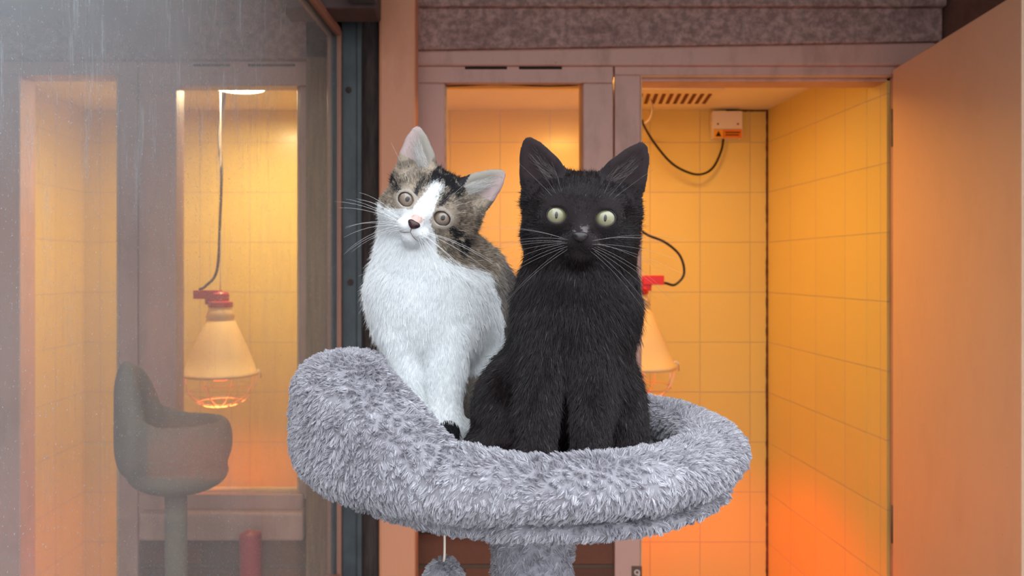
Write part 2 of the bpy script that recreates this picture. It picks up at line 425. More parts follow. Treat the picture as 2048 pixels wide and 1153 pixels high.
# open door leaf at the right
hx, hy = 0.9165, 1.600
dv = np.array([-0.1467, -1.0]); dv /= np.linalg.norm(dv); nv = np.array([-dv[1], dv[0]])
d1 = link('door_1', None, None, (hx, hy, ZF)); struct(d1)
lf = MB(); L = 0.465; th = 0.038
q = [(hx, hy), (hx + dv[0] * L, hy + dv[1] * L), (hx + dv[0] * L + nv[0] * th, hy + dv[1] * L + nv[1] * th), (hx + nv[0] * th, hy + nv[1] * th)]
zt = CZ + 0.4225
lf.hexa([(x, y, ZF + 0.01) for x, y in q] + [(x, y, zt) for x, y in q])
lf.build('door_leaf', M['door'], d1, bevel=0.002)
hg = MB()
for z in (CZ - 0.55, CZ + 0.30): hg.tube([(hx + 0.006, hy + 0.006, z - 0.04), (hx + 0.006, hy + 0.006, z + 0.04)], 0.005, 10)
hg.build('hinge', M['steel'], d1, smooth=True)

# --- neighbour's window (window_2) and doorway
w2 = link('window_2', None, None, (PX(475, YW), YW, PZ(1085, YW))); struct(w2)
fr = MB()
fr.pbox(276, 352, 171, 990, YW, 0.05); fr.pbox(599, 640, 171, 1000, YW + 0.012, 0.04)
fr.pbox(276, 640, 120, 171, YW, 0.05); fr.pbox(276, 606, 990, 1030, YW, 0.05)
fr.build('window_frame', M['frame'], w2, bevel=0.003)
bd = MB()
for a in ((348, 358, 165, 992), (594, 600, 165, 992), (348, 600, 165, 173), (348, 600, 982, 992)): bd.pbox(a[0], a[1], a[2], a[3], YW + 0.022, 0.03)
bd.build('glazing_bead', M['bead'], w2, bevel=0.002)
gl = MB(); gl.box(PX(350, 1.65), PX(602, 1.65), 1.652, 1.656, PZ(990, 1.65), PZ(166, 1.65)); gl.build('window_pane', M['glass'], w2)
sl = MB(); sl.pbox(276, 606, 1028, 1084, YW - 0.03, 0.05); sl.build('window_sill', M['frame'], w2, bevel=0.006)
vt = MB(); vt.pbox(386, 460, 128, 133, YW - 0.0008, 0.01); vt.pbox(496, 590, 128, 133, YW - 0.0008, 0.01); vt.build('vent_slot', M['gap'], w2)
nf = MB(); nf.pbox(237, 275, 150, 1700, YW, 0.06); nf.pbox(-60, 40, 150, 1700, YW, 0.06); nf.pbox(-60, 275, 110, 150, YW, 0.06); struct(nf.build('trim_9', M['frame'], bevel=0.003))
nd = MB(); nd.pbox(233, 243, 150, 1700, YW + 0.008, 0.05, 0); struct(nd.build('trim_10', M['bead']))

# --- posts between the pens
po = MB(); po.pbox(757, 831, -60, 1700, 1.50, 0.10); struct(po.build('trim_11', M['warm_post'], bevel=0.006))
st = MB(); st.pbox(683, 721, 12, 1700, 1.485, 0.05); st.pbox(713, 723, 12, 1700, 1.478, 0.02); struct(st.build('trim_12', M['steel'], bevel=0.002))
dt = MB(); dt.pbox(718, 762, 12, 1700, 1.52, 0.08); struct(dt.build('trim_13', M['dark_timber'], bevel=0.002))
bw = MB(); bw.pbox(612, 690, -80, 1700, 1.60, 0.025); struct(bw.build('trim_14', M['brown_wood']))
scw = MB()
for (x, y) in ((697, 180), (701, 565), (702, 905)):
    c = P(x, y, 1.4835); scw.tube([(c[0], c[1] + 0.003, c[2]), (c[0], c[1] - 0.002, c[2])], 0.006, 12)
struct(scw.build('trim_15', M['dark_timber'], smooth=False))

# --- the scratched perspex side panel of the pen (window_3)
fe = np.array([PX(668, 1.47), 1.47]); pd = np.array([-0.072, -1.0]); pd /= np.linalg.norm(pd); pn = np.array([-pd[1], pd[0]])
w3 = link('window_3', None, None, (fe[0], fe[1], CZ)); struct(w3)
def slab(mb, t0, t1, o0, o1, z0, z1, mi=0):
    q = [fe + pd * t + pn * o for t, o in ((t0, o0), (t1, o0), (t1, o1), (t0, o1))]
    mb.hexa([(a[0], a[1], z0) for a in q] + [(a[0], a[1], z1) for a in q], mi)
ztop, zbot = PZ(72, 1.47), PZ(1148, 1.47)
pn_ = MB(); slab(pn_, 0.004, 1.5, -0.0015, 0.0015, zbot, ztop)
pn_.build('perspex_sheet', M['perspex'], w3)
pf = MB()
slab(pf, -0.012, 0.0, -0.014, 0.014, zbot - 0.02, ztop + 0.012)
slab(pf, 0.0, 1.5, -0.014, 0.014, ztop, ztop + 0.016)
slab(pf, 0.0, 1.5, -0.014, 0.014, zbot - 0.02, zbot)
pf.build('panel_frame', M['frame_strip'], w3, bevel=0.002)
pl = MB(); slab(pl, 0.0, 0.004, -0.005, 0.005, zbot, ztop); slab(pl, 0.004, 1.5, -0.004, 0.004, ztop - 0.004, ztop); pl.build('panel_gasket', M['steel'], w3)

# number on the door frame
npz = PZ(1134, YW)
nb = thing('number_plate', 'small brown plate with a pale number 9 on the door post below the plush cradle', 'number plate', (PX(1273.5, YW), YW, PZ(1170, YW)))
pb = MB(); pb.pbox(1264, 1284, 1134, 1166, YW - 0.003, 0.003); pb.build('plate', M['number_plate'], nb, bevel=0.0006)
cu = bpy.data.curves.new('digit', 'FONT'); cu.body = '9'; cu.size = 0.030; cu.extrude = 0.0004; cu.align_x = 'CENTER'
cu.materials.append(M['pale_digit'])
tmp = bpy.data.objects.new('digit_outline', cu); COL.objects.link(tmp); bpy.context.view_layer.update()
dm_ = bpy.data.meshes.new_from_object(tmp.evaluated_get(bpy.context.evaluated_depsgraph_get())); bpy.data.objects.remove(tmp)
tx = link('digit', dm_, nb, (0.0, -0.0036, PZ(1158, YW) - PZ(1170, YW))); tx.rotation_euler = (math.pi / 2, 0, 0)

# ------------------------------------------------------------ heated cabin fittings
def heat_lamp(c, s, label, flip=1, cable_pts=None, hook_pts=None, sock='red_plastic'):
    """c = centre of the shade rim; the shade opens downwards over a guarded red bulb"""
    r = 0.103 * s
    t = thing('heat_lamp', label, 'heat lamp', c, 'red bulb heat lamps hanging in the cabins')
    sh = MB()
    prof = [(0.030, 0.192), (0.034, 0.178), (0.040, 0.160), (0.036, 0.155), (0.040, 0.150), (0.060, 0.105), (0.082, 0.055), (0.099, 0.008), (0.105, 0.004), (0.105, -0.003), (0.100, -0.004),
            (0.097, 0.004), (0.080, 0.053), (0.058, 0.103), (0.038, 0.148), (0.028, 0.190)]
    sh.lathe(c, [(a * s, b * s) for a, b in prof], 48); sh.build('lamp_shade', M['shade'], t, smooth=True)
    so = MB()
    so.lathe(c, [(a * s, b * s) for a, b in ((0.001, 0.232), (0.018, 0.232), (0.024, 0.226), (0.024, 0.205), (0.034, 0.203), (0.034, 0.188), (0.001, 0.188))], 24)
    so.box(c[0] - flip * 0.0, c[0] + flip * 0.072 * s, c[1] - 0.016 * s, c[1] + 0.016 * s, c[2] + 0.212 * s, c[2] + 0.236 * s)
    so.box(c[0] + flip * 0.0, c[0] + flip * 0.040 * s, c[1] - 0.013 * s, c[1] + 0.013 * s, c[2] + 0.196 * s, c[2] + 0.212 * s)
    so.build('lamp_holder', M[sock], t, bevel=0.001)
    gd = MB()
    for k in range(8):
        a = math.pi * k / 8; pts = []
        for i in range(17):
            b = math.pi * i / 16
            pts.append((c[0] + r * math.cos(b) * math.cos(a), c[1] + r * math.cos(b) * math.sin(a), c[2] - 0.095 * s * math.sin(b) ** 0.8))
        if k % 2 == 0: gd.tube(pts, 0.0011 * s, 6)
    for f in (0.45, 0.8):
        b = math.asin(f); rr = r * math.cos(b); pts = [(c[0] + rr * math.cos(q * math.pi / 16), c[1] + rr * math.sin(q * math.pi / 16), c[2] - 0.095 * s * f ** 0.8) for q in range(33)]
        gd.tube(pts, 0.0010 * s, 6, caps=False)
    gd.build('wire_guard', M['wire'], t, smooth=True)
    for sg in (1, -1):
        ck = MB(); ck.tube([(c[0] + sg * 0.098 * s, c[1], c[2] + 0.006 * s), (c[0] + sg * 0.106 * s, c[1], c[2] + 0.013 * s), (c[0] + sg * 0.113 * s, c[1], c[2] + 0.006 * s), (c[0] + sg * 0.114 * s, c[1], c[2] - 0.012 * s)], 0.0018 * s, 6)
        ck.build('guard_clip', M['wire'], t, smooth=True)
    bl = MB(); bl.lathe(c, [(a * s, b * s) for a, b in ((0.012, 0.10), (0.020, 0.07), (0.040, 0.03), (0.046, 0.012), (0.040, -0.006), (0.020, -0.018), (0.0005, -0.020))], 32)
    bl.build('bulb', M['bulb_red'], t, smooth=True)
    if cable_pts:
        cm = MB(); cm.tube(spline(cable_pts, 60), 0.0035, 8); cm.build('cable', M['black_rubber'], t, smooth=True)
    if hook_pts:
        cm = MB(); cm.tube(spline(hook_pts, 20), 0.0014, 6); cm.build('hanging_chain', M['wire'], t, smooth=True)
    return t
YL = 1.95
c1 = P(1270, 733, YL)
heat_lamp(c1, 1.0, 'aluminium heat lamp with red holder hanging in the open tiled cabin', 1,
          cable_pts=[P(1318, 566, YL), P(1332, 567, YL), P(1350, 570, YL), P(1368, 548, YL), P(1360, 512, YL), P(1330, 485, YL), P(1291, 468, YL), P(1262, 440, YL), P(1248, 380, 2.0), P(1262, 300, 2.05), P(1278, 262, 2.1)],
          hook_pts=[(c1[0], c1[1], c1[2] + 0.23), (c1[0], c1[1], c1[2] + 0.5), (c1[0], c1[1], ZC)])
c2 = P(441, 748, YL)
heat_lamp(c2, 0.92, 'pale heat lamp hanging behind the window beyond the scratched panel', -1,
          cable_pts=[P(398, 580, YL), P(412, 572, YL), P(434, 540, YL), P(440, 440, YL), P(443, 340, YL), P(438, 262, 2.0), (P(438, 250, 2.0)[0], 2.05, ZC)],
          hook_pts=[(c2[0], c2[1], c2[2] + 0.21), (c2[0], c2[1], ZC)], sock='dull_red')

# fused spur box on the back wall with its cable
sb = thing('spur_box', 'white electrical box with orange label high on the tiled back wall', 'electrical box', P(1456, 277, YB))
b_ = MB(); b_.pbox(1426, 1486, 223, 277, YB - 0.03, 0.03); b_.build('back_box', M['white_plastic'], sb, bevel=0.003)
b_ = MB(); b_.pbox(1425, 1485, 222, 258, YB - 0.034, 0.005); b_.build('face_plate', M['white_plastic'], sb, bevel=0.002)
b_ = MB(); b_.pbox(1447, 1484, 259, 276, YB - 0.0335, 0.004); b_.build('warning_label', M['orange_label'], sb)
b_ = MB(); b_.pbox(1428, 1446, 259, 276, YB - 0.0333, 0.004); b_.build('warning_label', M['yellow_label'], sb)
b_ = MB(); y_ = YB - 0.0340
b_.add([P(1437, 262, y_), P(1431, 273, y_), P(1443, 273, y_), (P(1437, 262, y_)[0], YB - 0.03, P(1437, 262, y_)[2])], [(0, 1, 2), (0, 2, 3), (0, 3, 1)])
b_.pbox(1451, 1480, 264, 266, YB - 0.0342, 0.0008); b_.pbox(1451, 1478, 269, 271, YB - 0.0342, 0.0008)
b_.build('warning_mark', M['gap'], sb)
for x in (1436, 1476):
    c = P(x, 248, YB - 0.035); b_ = MB(); b_.tube([(c[0], c[1] + 0.003, c[2]), c], 0.003, 10); b_.build('plate_screw', M['slat'], sb)
cm = MB(); cm.tube(spline([P(1447, 277, YB - 0.018), P(1443, 300, YB - 0.02), P(1430, 330, YB - 0.022), P(1412, 346, YB - 0.03), P(1385, 348, YB - 0.06), P(1345, 328, 2.18), P(1310, 288, 2.14), P(1288, 252, 2.12), P(1284, 240, 2.12)], 60), 0.0035, 8)
cm.build('cable', M['black_rubber'], sb, smooth=True)
# pale coil of flex hung from the ceiling, cable clips, grille
cl = MB()
for k in range(2):
    cl.tube([(P(1284, 225, 2.12)[0] + 0.028 * math.cos(a) + 0.004 * k, 2.12 + 0.01 * k, P(1284, 218, 2.12)[2] + 0.043 * math.sin(a)) for a in np.linspace(0, 2 * math.pi, 33)], 0.0028, 8, caps=False)
tag(cl.build('cable_coil', M['white_cable'], smooth=True, origin=P(1284, 250, 2.12)), 'small pale coil of flex hanging under the cabin ceiling grille', 'cable')
gp = P(1340, 212, 2.15)
gv = thing('vent_grille', 'white slatted air vent in the cabin ceiling', 'air vent', (0.53, 2.11, ZC - 0.004))
g_ = MB(); g_.box(0.42, 0.70, 2.00, 2.22, ZC - 0.004, ZC); g_.build('vent_plate', M['plaster'], gv, bevel=0.001)
g_ = MB()
for k in range(12):
    x = 0.44 + k * 0.021; g_.hexa([(x, 2.05, ZC - 0.0055), (x + 0.010, 2.05, ZC - 0.0055), (x + 0.03, 2.17, ZC - 0.0055), (x + 0.02, 2.17, ZC - 0.0055)] + [(x, 2.05, ZC - 0.004), (x + 0.010, 2.05, ZC - 0.004), (x + 0.03, 2.17, ZC - 0.004), (x + 0.02, 2.17, ZC - 0.004)])
g_.build('vent_slats', M['slat'], gv)
for i, (x, y, lab) in enumerate(((0.35, 1.81, 'round ceiling light inside the open tiled cabin, hidden behind the painted frame'), (-0.575, 1.915, 'bright round ceiling light seen through the scratched panel'))):
    t = thing('ceiling_light', lab, 'ceiling light', (x, y, ZC), 'round ceiling lights of the cabins')
    a = MB(); a.lathe((x, y, ZC), [(0.001, 0), (0.078, 0), (0.078, -0.012), (0.070, -0.014), (0.0005, -0.014)], 36); a.build('light_base', M['white_plastic'], t, smooth=False)
    a = MB(); a.lathe((x, y, ZC), [(0.070, -0.012), (0.068, -0.02), (0.05, -0.024), (0.0005, -0.0245)], 36); a.build('diffuser', M['light_on'], t, smooth=True)

# things beyond the scratched panel
rh = MB(); pts = spline([P(500, 1062, 1.50), P(501, 1085, 1.50), P(502, 1150, 1.50), P(502, 1260, 1.50)], 24)
ks = np.linspace(0, 1, len(pts)); rh.tube(pts, [0.022 * min(1, 0.35 + 5 * k) for k in ks], 14)
rt = thing('hand_brush', 'red plastic handle leaning below the sill beyond the scratched panel', 'brush', (P(502, 1260, 1.5)[0], 1.50, P(502, 1260, 1.5)[2]))
rh.build('handle', M['dull_red'], rt, smooth=True)
rs = MB(); rs.box(P(502, 1260, 1.5)[0] - 0.03, P(502, 1260, 1.5)[0] + 0.03, 1.48, 1.52, 0.0, P(502, 1250, 1.5)[2]); rs.build('brush_head', M['dull_red'], rt, bevel=0.01)

# ------------------------------------------------------------ signed-distance modelling
def vn(p, scale, seed=0):
    """value noise on an (N,3) array, 0..1"""
    q = np.asarray(p, np.float64) * scale + seed * 17.31 + 100.0
    i = np.floor(q).astype(np.int64); f = q - i; f = f * f * (3 - 2 * f)
    def h(a, b, c):
        n = (a * 374761393 + b * 668265263 + c * 2147483647 + seed * 1013) & 0xffffffff
        n = ((n ^ (n >> 13)) * 1274126177) & 0xffffffff; n = n ^ (n >> 16)
        return (n & 0xffff) / 65535.0
    r = 0
    for dx in (0, 1):
        for dy in (0, 1):
            for dz in (0, 1):
                w = (f[:, 0] if dx else 1 - f[:, 0]) * (f[:, 1] if dy else 1 - f[:, 1]) * (f[:, 2] if dz else 1 - f[:, 2])
                r = r + w * h(i[:, 0] + dx, i[:, 1] + dy, i[:, 2] + dz)
    return r
def fbm(p, s, seed=0): return 0.55 * vn(p, s, seed) + 0.28 * vn(p, s * 2.1, seed + 1) + 0.17 * vn(p, s * 4.3, seed + 2)

def smin(a, b, k):
    h = np.maximum(k - np.abs(a - b), 0) / k
    return np.minimum(a, b) - h * h * k * 0.25
def smax(a, b, k): return -smin(-a, -b, k)
def ell(p, c, r):
    x = (p[0] - c[0]) / r[0]; y = (p[1] - c[1]) / r[1]; z = (p[2] - c[2]) / r[2]
    k = np.sqrt(x * x + y * y + z * z) + 1e-9
    g = np.sqrt((x / r[0]) ** 2 + (y / r[1]) ** 2 + (z / r[2]) ** 2) + 1e-9
    return k * (k - 1) / g
def cone(p, a, ra, b, rb, ys=1.0):
    ab = np.array(b, float) - np.array(a, float)
    ab2 = ab[0] ** 2 + (ab[1] / ys) ** 2 + ab[2] ** 2
    x = p[0] - a[0]; y = (p[1] - a[1]) / ys; z = p[2] - a[2]
    t = np.clip((x * ab[0] + y * ab[1] / ys + z * ab[2]) / ab2, 0, 1)
    d = np.sqrt((x - ab[0] * t) ** 2 + (y - ab[1] / ys * t) ** 2 + (z - ab[2] * t) ** 2) - (ra + (rb - ra) * t)
    return d * (ys if ys < 1 else 1)

def nets(fn, lo, hi, h):
    xs = [np.arange(lo[i], hi[i] + h, h, dtype=np.float32) for i in range(3)]
    G = np.meshgrid(*xs, indexing='ij'); V = fn(G).astype(np.float32)
    ins = V < 0
    n = [s - 1 for s in V.shape]
    def cn(A, i, j, k): return A[i:i + n[0], j:j + n[1], k:k + n[2]]
    cnt = sum(cn(ins, i, j, k).astype(np.int8) for i in (0, 1) for j in (0, 1) for k in (0, 1))
    m = (cnt > 0) & (cnt < 8); idx = -np.ones(m.shape, np.int32)
    I = np.argwhere(m); idx[m] = np.arange(len(I))
    acc = np.zeros((len(I), 3)); num = np.zeros(len(I))
    cor = {(i, j, k): V[I[:, 0] + i, I[:, 1] + j, I[:, 2] + k] for i in (0, 1) for j in (0, 1) for k in (0, 1)}
    for a in cor:
        for ax in range(3):
            if a[ax] == 0:
                b = list(a); b[ax] = 1; b = tuple(b)
                va, vb = cor[a], cor[b]; x = (va < 0) != (vb < 0)
                t = np.where(x, va / np.where(x, va - vb, 1), 0)
                q = np.zeros((len(I), 3)) + a; q[:, ax] = t
                acc += q * x[:, None]; num += x
    vert = (I + acc / num[:, None]) * h + np.array([x[0] for x in xs])
    faces = []
    for ax in range(3):
        u, w = [(1, 2), (2, 0), (0, 1)][ax]
        sl0 = [slice(1, -1)] * 3; sl1 = [slice(1, -1)] * 3
        sl0[ax] = slice(0, -1); sl1[ax] = slice(1, None)
        A = ins[tuple(sl0)]; B = ins[tuple(sl1)]; e = np.argwhere(A != B)
        if not len(e): continue
        flip = A[tuple(e.T)]
        base = e + 1; base[:, ax] -= 1
        def at(du, dw):
            q = base.copy(); q[:, u] -= du; q[:, w] -= dw; return idx[q[:, 0], q[:, 1], q[:, 2]]
        quad = np.stack([at(0, 0), at(1, 0), at(1, 1), at(0, 1)], 1)
        quad[~flip] = quad[~flip][:, ::-1]; faces.append(quad)
    return vert, np.concatenate(faces)

def np_mesh(name, v, f, mat, parent, colors=None, smooth=True):
    o = wloc(parent)
    me = bpy.data.meshes.new(name)
    me.vertices.add(len(v)); me.vertices.foreach_set('co', (v - o).astype(np.float32).ravel())
    me.loops.add(f.size); me.loops.foreach_set('vertex_index', f.astype(np.int32).ravel())
    me.polygons.add(len(f)); me.polygons.foreach_set('loop_start', np.arange(0, f.size, f.shape[1], dtype=np.int32))
    me.update(calc_edges=True); me.validate()
    me.polygons.foreach_set('use_smooth', [smooth] * len(me.polygons))
    me.materials.append(mat)
    if colors is not None:
        at = me.attributes.new('coat', 'FLOAT_COLOR', 'POINT')
        at.data.foreach_set('color', np.concatenate([colors, np.ones((len(v), 1))], 1).astype(np.float32).ravel())
    return link(name, me, parent)

def sample(v, f, n, wfn=None):
    """n points with normals on a quad mesh"""
    tri = np.concatenate([f[:, [0, 1, 2]], f[:, [0, 2, 3]]])
    a, b, c = v[tri[:, 0]], v[tri[:, 1]], v[tri[:, 2]]
    nr = np.cross(b - a, c - a); ar = np.linalg.norm(nr, axis=1)
    # smooth vertex normals
    N = np.zeros_like(v)
    for k in range(3): np.add.at(N, tri[:, k], nr)
    N /= np.linalg.norm(N, axis=1)[:, None] + 1e-12
    w = ar.copy()
    if wfn is not None: w *= wfn((a + b + c) / 3, nr / (ar[:, None] + 1e-12))
    t = rng.choice(len(tri), n, p=w / w.sum())
    r1 = np.sqrt(rng.random(n)); r2 = rng.random(n)
    wa, wb, wc = 1 - r1, r1 * (1 - r2), r1 * r2
    p = a[t] * wa[:, None] + b[t] * wb[:, None] + c[t] * wc[:, None]
    nn = N[tri[t, 0]] * wa[:, None] + N[tri[t, 1]] * wb[:, None] + N[tri[t, 2]] * wc[:, None]
    return p, nn / (np.linalg.norm(nn, axis=1)[:, None] + 1e-12)

def unit(a): return a / (np.linalg.norm(a, axis=1)[:, None] + 1e-12)

def fur_object(name, root, direc, normal, length, rad, col, mat, parent, seg=4, droop=0.3, droop_dir=None, tip=0.25):
    """hair strands: root (N,3), start direction, bend; per-strand colour"""
    n = len(root); ts = np.linspace(0, 1, seg)
    dd = droop_dir if droop_dir is not None else np.array([[0, 0, -1.0]])
    pts = np.empty((n, seg, 3))
    for i, t in enumerate(ts):
        pts[:, i] = root - normal * 0.0004 + (direc * t + dd * droop * t * t) * length[:, None]
    pts -= wloc(parent)
    cu = bpy.data.hair_curves.new(name); cu.add_curves([seg] * n)
    cu.attributes['position'].data.foreach_set('vector', pts.astype(np.float32).ravel())
    ra = cu.attributes.get('radius') or cu.attributes.new('radius', 'FLOAT', 'POINT')
    prof = 1 - (1 - tip) * ts ** 1.5
    ra.data.foreach_set('value', (rad[:, None] * prof[None, :]).astype(np.float32).ravel())
    ca = cu.attributes.new('coat', 'FLOAT_COLOR', 'CURVE')
    ca.data.foreach_set('color', np.concatenate([col, np.ones((n, 1))], 1).astype(np.float32).ravel())
    cu.materials.append(mat)
    return link(name, cu, parent)

def coat_mat(name, rough=0.6, trans=0.0, spec=0.3, tipwhite=None, sheen=0.0):
    m = Mat(name, rough=rough, Specular_IOR_Level=spec)
    if sheen: m.b.inputs['Sheen Weight'].default_value = sheen
    a = m.N('Attribute', attribute_name='coat'); out = a.outputs['Color']
    m.color(out)
    if trans:
        t = m.N('BsdfTranslucent'); m.L(out, t.inputs[0])
        mx = m.N('MixShader'); mx.inputs[0].default_value = trans
        m.L(m.b.outputs[0], mx.inputs[1]); m.L(t.outputs[0], mx.inputs[2]); m.L(mx.outputs[0], m.n['Material Output'].inputs[0])
    return m.m
M['fur'] = coat_mat('kitten_fur', 0.55, 0.25, 0.25)
M['fur_dark'] = coat_mat('black_kitten_fur', 0.38, 0.03, 0.34)
M['skin'] = coat_mat('kitten_skin', 0.75, 0.0, 0.15, sheen=0.12)
M['plush'] = coat_mat('plush_pile', 0.7, 0.2, 0.2)

# ------------------------------------------------------------ cat tree
FLZ = CZ - 0.132       # where the kittens sit
BX, BY, RX, RY = 0.0405, 0.520, 0.1245, 0.122
def ring_z(th):
    """crest height of the padded wall, th measured from +X"""
    c = np.cos(th)
    left = np.clip((-c - 0.22) / 0.76, 0, 1); left = left * left * (3 - 2 * left)
    sfront = -np.sin(th)
    return -0.1025 - 0.020 * (0.5 - 0.5 * sfront) + 0.054 * left - 0.006 * np.clip(c, 0, 1)
def bowl_sdf(p):
    x = p[0] - BX; y = p[1] - BY; z = p[2] - CZ
    th = np.arctan2(y / RY, x / RX); ct = np.cos(th)
    left = np.clip((-ct - 0.05) / 0.95, 0, 1)
    rr = np.sqrt((x / RX) ** 2 + (y / RY) ** 2)
    ext = 1.0 / np.sqrt((np.cos(th) / RX) ** 2 + (np.sin(th) / RY) ** 2)
    zt = ring_z(th); r = 0.0220 + 0.0095 * left
    rv = 0.0160 + 0.010 * left; zlo = -0.1170 + 0.002 * left
    zc_ = np.clip(z, zlo, np.maximum(zt - rv, zlo))
    lean = 1.0 - 0.005 * left * np.clip((z + 0.125) / 0.07, 0, 1)
    dr = (rr - lean) * np.minimum(RX, ext)
    d = np.sqrt(dr * dr + ((z - zc_) * r / rv) ** 2) - r
    base = ell((x, y, z), (0.006, 0, -0.1395), (RX * 1.05, RY * 1.06, 0.0165))
    d2 = smax(base, z + 0.1315, 0.004)
    floor_ = smax(ell((x, y, z), (0.0, 0, -0.134), (RX, RY, 0.012)), z + 0.129, 0.004)
    return smin(smin(d, d2, 0.0025), floor_, 0.004)
bf = P(1065, 1153, 0.52)
ct = thing('cat_tree', 'grey plush cat tree with raised cradle holding both kittens', 'cat tree', (BX, BY, 0.0))
a = MB(); a.box(BX - 0.22, BX + 0.22, BY - 0.2, BY + 0.2, 0, 0.03); 
M['plush_plain'] = speckled('grey_plush_cloth', lin(136, 134, 144), lin(160, 158, 168), 300, rough=0.95)
a.build('base_board', M['plush_plain'], ct, bevel=0.008)
PXc = PX(1064, BY)
a = MB(); a.tube([(PXc, BY, z) for z in np.linspace(0.03, CZ - 0.150, 24)], 0.0275, 24)
post = a.build('post', M['plush_plain'], ct, smooth=True)
bv, bfc = nets(bowl_sdf, (-0.17, 0.34, CZ - 0.18), (0.22, 0.70, CZ - 0.03), 0.0022)
def plush_cols(p, n, seed):
    g = fbm(p, 60, seed); base = np.array([0.36, 0.345, 0.385]); hi = np.array([0.70, 0.70, 0.75])
    k = np.clip(rng.random(len(p)) ** 2.0 * 0.9 + (g - 0.5) * 0.7, 0, 1)[:, None]
    return base * (1 - k) + hi * k
cr = np_mesh('cradle', bv, bfc, M['skin'], ct, np.tile(np.array([[0.27, 0.26, 0.29]]), (len(bv), 1)))  # backing darkened so gaps in the pile read as shade
def plush(v, f, n, parent, ln, seed, flow, clump=0.0035, rad=0.00022, wfn=None):
    p, nn = sample(v, f, n, wfn)
    fl_ = flow(p); tang = unit(fl_ - nn * np.sum(fl_ * nn, 1)[:, None])
    wob = np.stack([vn(p, 240, seed + k) - 0.5 for k in range(3)], 1) * 2.2
    wob += np.stack([vn(p, 60, seed + 7 + k) - 0.5 for k in range(3)], 1) * 1.0
    d = unit(nn * 0.80 + tang * 0.65 + wob * 0.55 + rng.normal(0, 0.16, p.shape))
    L_ = ln * (0.6 + 0.6 * rng.random(n)) * (0.75 + 0.5 * vn(p, 80, seed + 3))
    # clumping towards shared tips
    ns = int(n / 14); kd = KDTree(ns)
    for i in range(ns): kd.insert(p[i], i)
    kd.balance()
    own = np.array([kd.find(q)[1] for q in p])
    tipc = p[own] + d[own] * L_[own][:, None]
    tipo = p + d * L_[:, None]
    tip = tipo * 0.42 + tipc * 0.58; d = (tip - p); L2 = np.linalg.norm(d, axis=1); d = d / L2[:, None]
    cc = plush_cols(p[own], nn, seed) * (0.85 + 0.3 * rng.random((n, 1)))
    fur_object('plush_pile', p, d, nn, L2, np.full(n, rad) * (0.8 + 0.5 * rng.random(n)), np.clip(cc, 0, 1), M['plush'], parent, 4, 0.15, -nn, 0.35)
def facing(c, n):
    view = -unit(c - np.array([[0, 0, CZ]])); f = np.sum(view * n, 1)
    return np.where(f > -0.25, 1.0, 0.15)
def bflow(p):
    o = np.zeros_like(p); o[:, 0] = (p[:, 0] - BX) * 3 ; o[:, 1] = (p[:, 1] - BY) * 3; o[:, 2] = -0.9; 
    o += np.stack([vn(p, 14, 31 + k) - 0.5 for k in range(3)], 1) * 1.2
    return o
plush(bv, bfc, 200000, cr, 0.0044, 5, bflow, wfn=facing)
# post pile (upper part that can be seen)
ths = np.linspace(0, 2 * np.pi, 65)[:-1]; zzs = np.linspace(CZ - 0.36, CZ - 0.150, 60)
pv = np.array([(PXc + 0.0275 * math.cos(t), BY + 0.0275 * math.sin(t), z) for z in zzs for t in ths])
pfc = np.array([(i * 64 + j, i * 64 + (j + 1) % 64, (i + 1) * 64 + (j + 1) % 64, (i + 1) * 64 + j) for i in range(59) for j in range(64)])
def pflow(p):
    o = np.zeros_like(p); o[:, 0] = p[:, 0] - PXc; o[:, 1] = p[:, 1] - BY; o[:, 2] = -0.05; return o * 10
plush(pv, pfc, 14000, post, 0.0045, 9, pflow, wfn=facing)
# pompom toy on a string
pc = np.array(P(888, 1163, 0.475))
pt = thing('pompom_toy', 'fluffy grey pompom dangling on a white string under the cradle', 'cat toy', tuple(pc - [0, 0, 0.015]))
a = MB(); a.tube(spline([(pc[0] - 0.0003, pc[1], pc[2] + 0.011), (pc[0] + 0.0004, pc[1], pc[2] + 0.02), (pc[0], pc[1] + 0.002, CZ - 0.150)], 10), 0.0008, 6); a.build('string', M['white_plastic'], pt, smooth=True)
pmv, pmf = nets(lambda g: np.sqrt((g[0] - pc[0]) ** 2 + (g[1] - pc[1]) ** 2 + (g[2] - pc[2]) ** 2) - 0.0125, pc - 0.016, pc + 0.016, 0.0012)
pm = np_mesh('pompom', pmv, pmf, M['skin'], pt, np.tile(np.array([[0.27, 0.26, 0.29]]), (len(pmv), 1)))
plush(pmv, pmf, 7000, pm, 0.0042, 13, lambda p: p * 0 + np.array([[0.2, 0, -1.0]]))

# solid stand-in for the cradle's reflection in the panel
nc = P(352, 985, 1.40)
n2 = thing('cat_tree', 'dim grey cradle shape standing in for a reflection in the scratched panel', 'cat tree', (nc[0], nc[1], 0.0))
M['reflected_plush'] = speckled('grey_cradle_reflection', lin(122, 112, 102), lin(134, 124, 112), 200, rough=0.95)
nv_, nf_ = nets(bowl_sdf, (-0.15, 0.36, CZ - 0.17), (0.21, 0.68, CZ - 0.03), 0.005)
nv_ = (nv_ - np.array([BX, BY, CZ - 0.155])) * np.array([0.70, 0.6, 2.5]) + np.array([nc[0], nc[1], nc[2]])
np_mesh('cradle', nv_, nf_, M['reflected_plush'], n2)
a = MB(); a.tube([(nc[0], nc[1], 0.02), (nc[0], nc[1], nc[2] + 0.01)], 0.02, 20); a.build('post', M['reflected_plush'], n2, smooth=True)
a = MB(); a.box(nc[0] - 0.16, nc[0] + 0.075, nc[1] - 0.14, nc[1] + 0.07, 0, 0.02); a.build('base_board', M['reflected_plush'], n2, bevel=0.005)

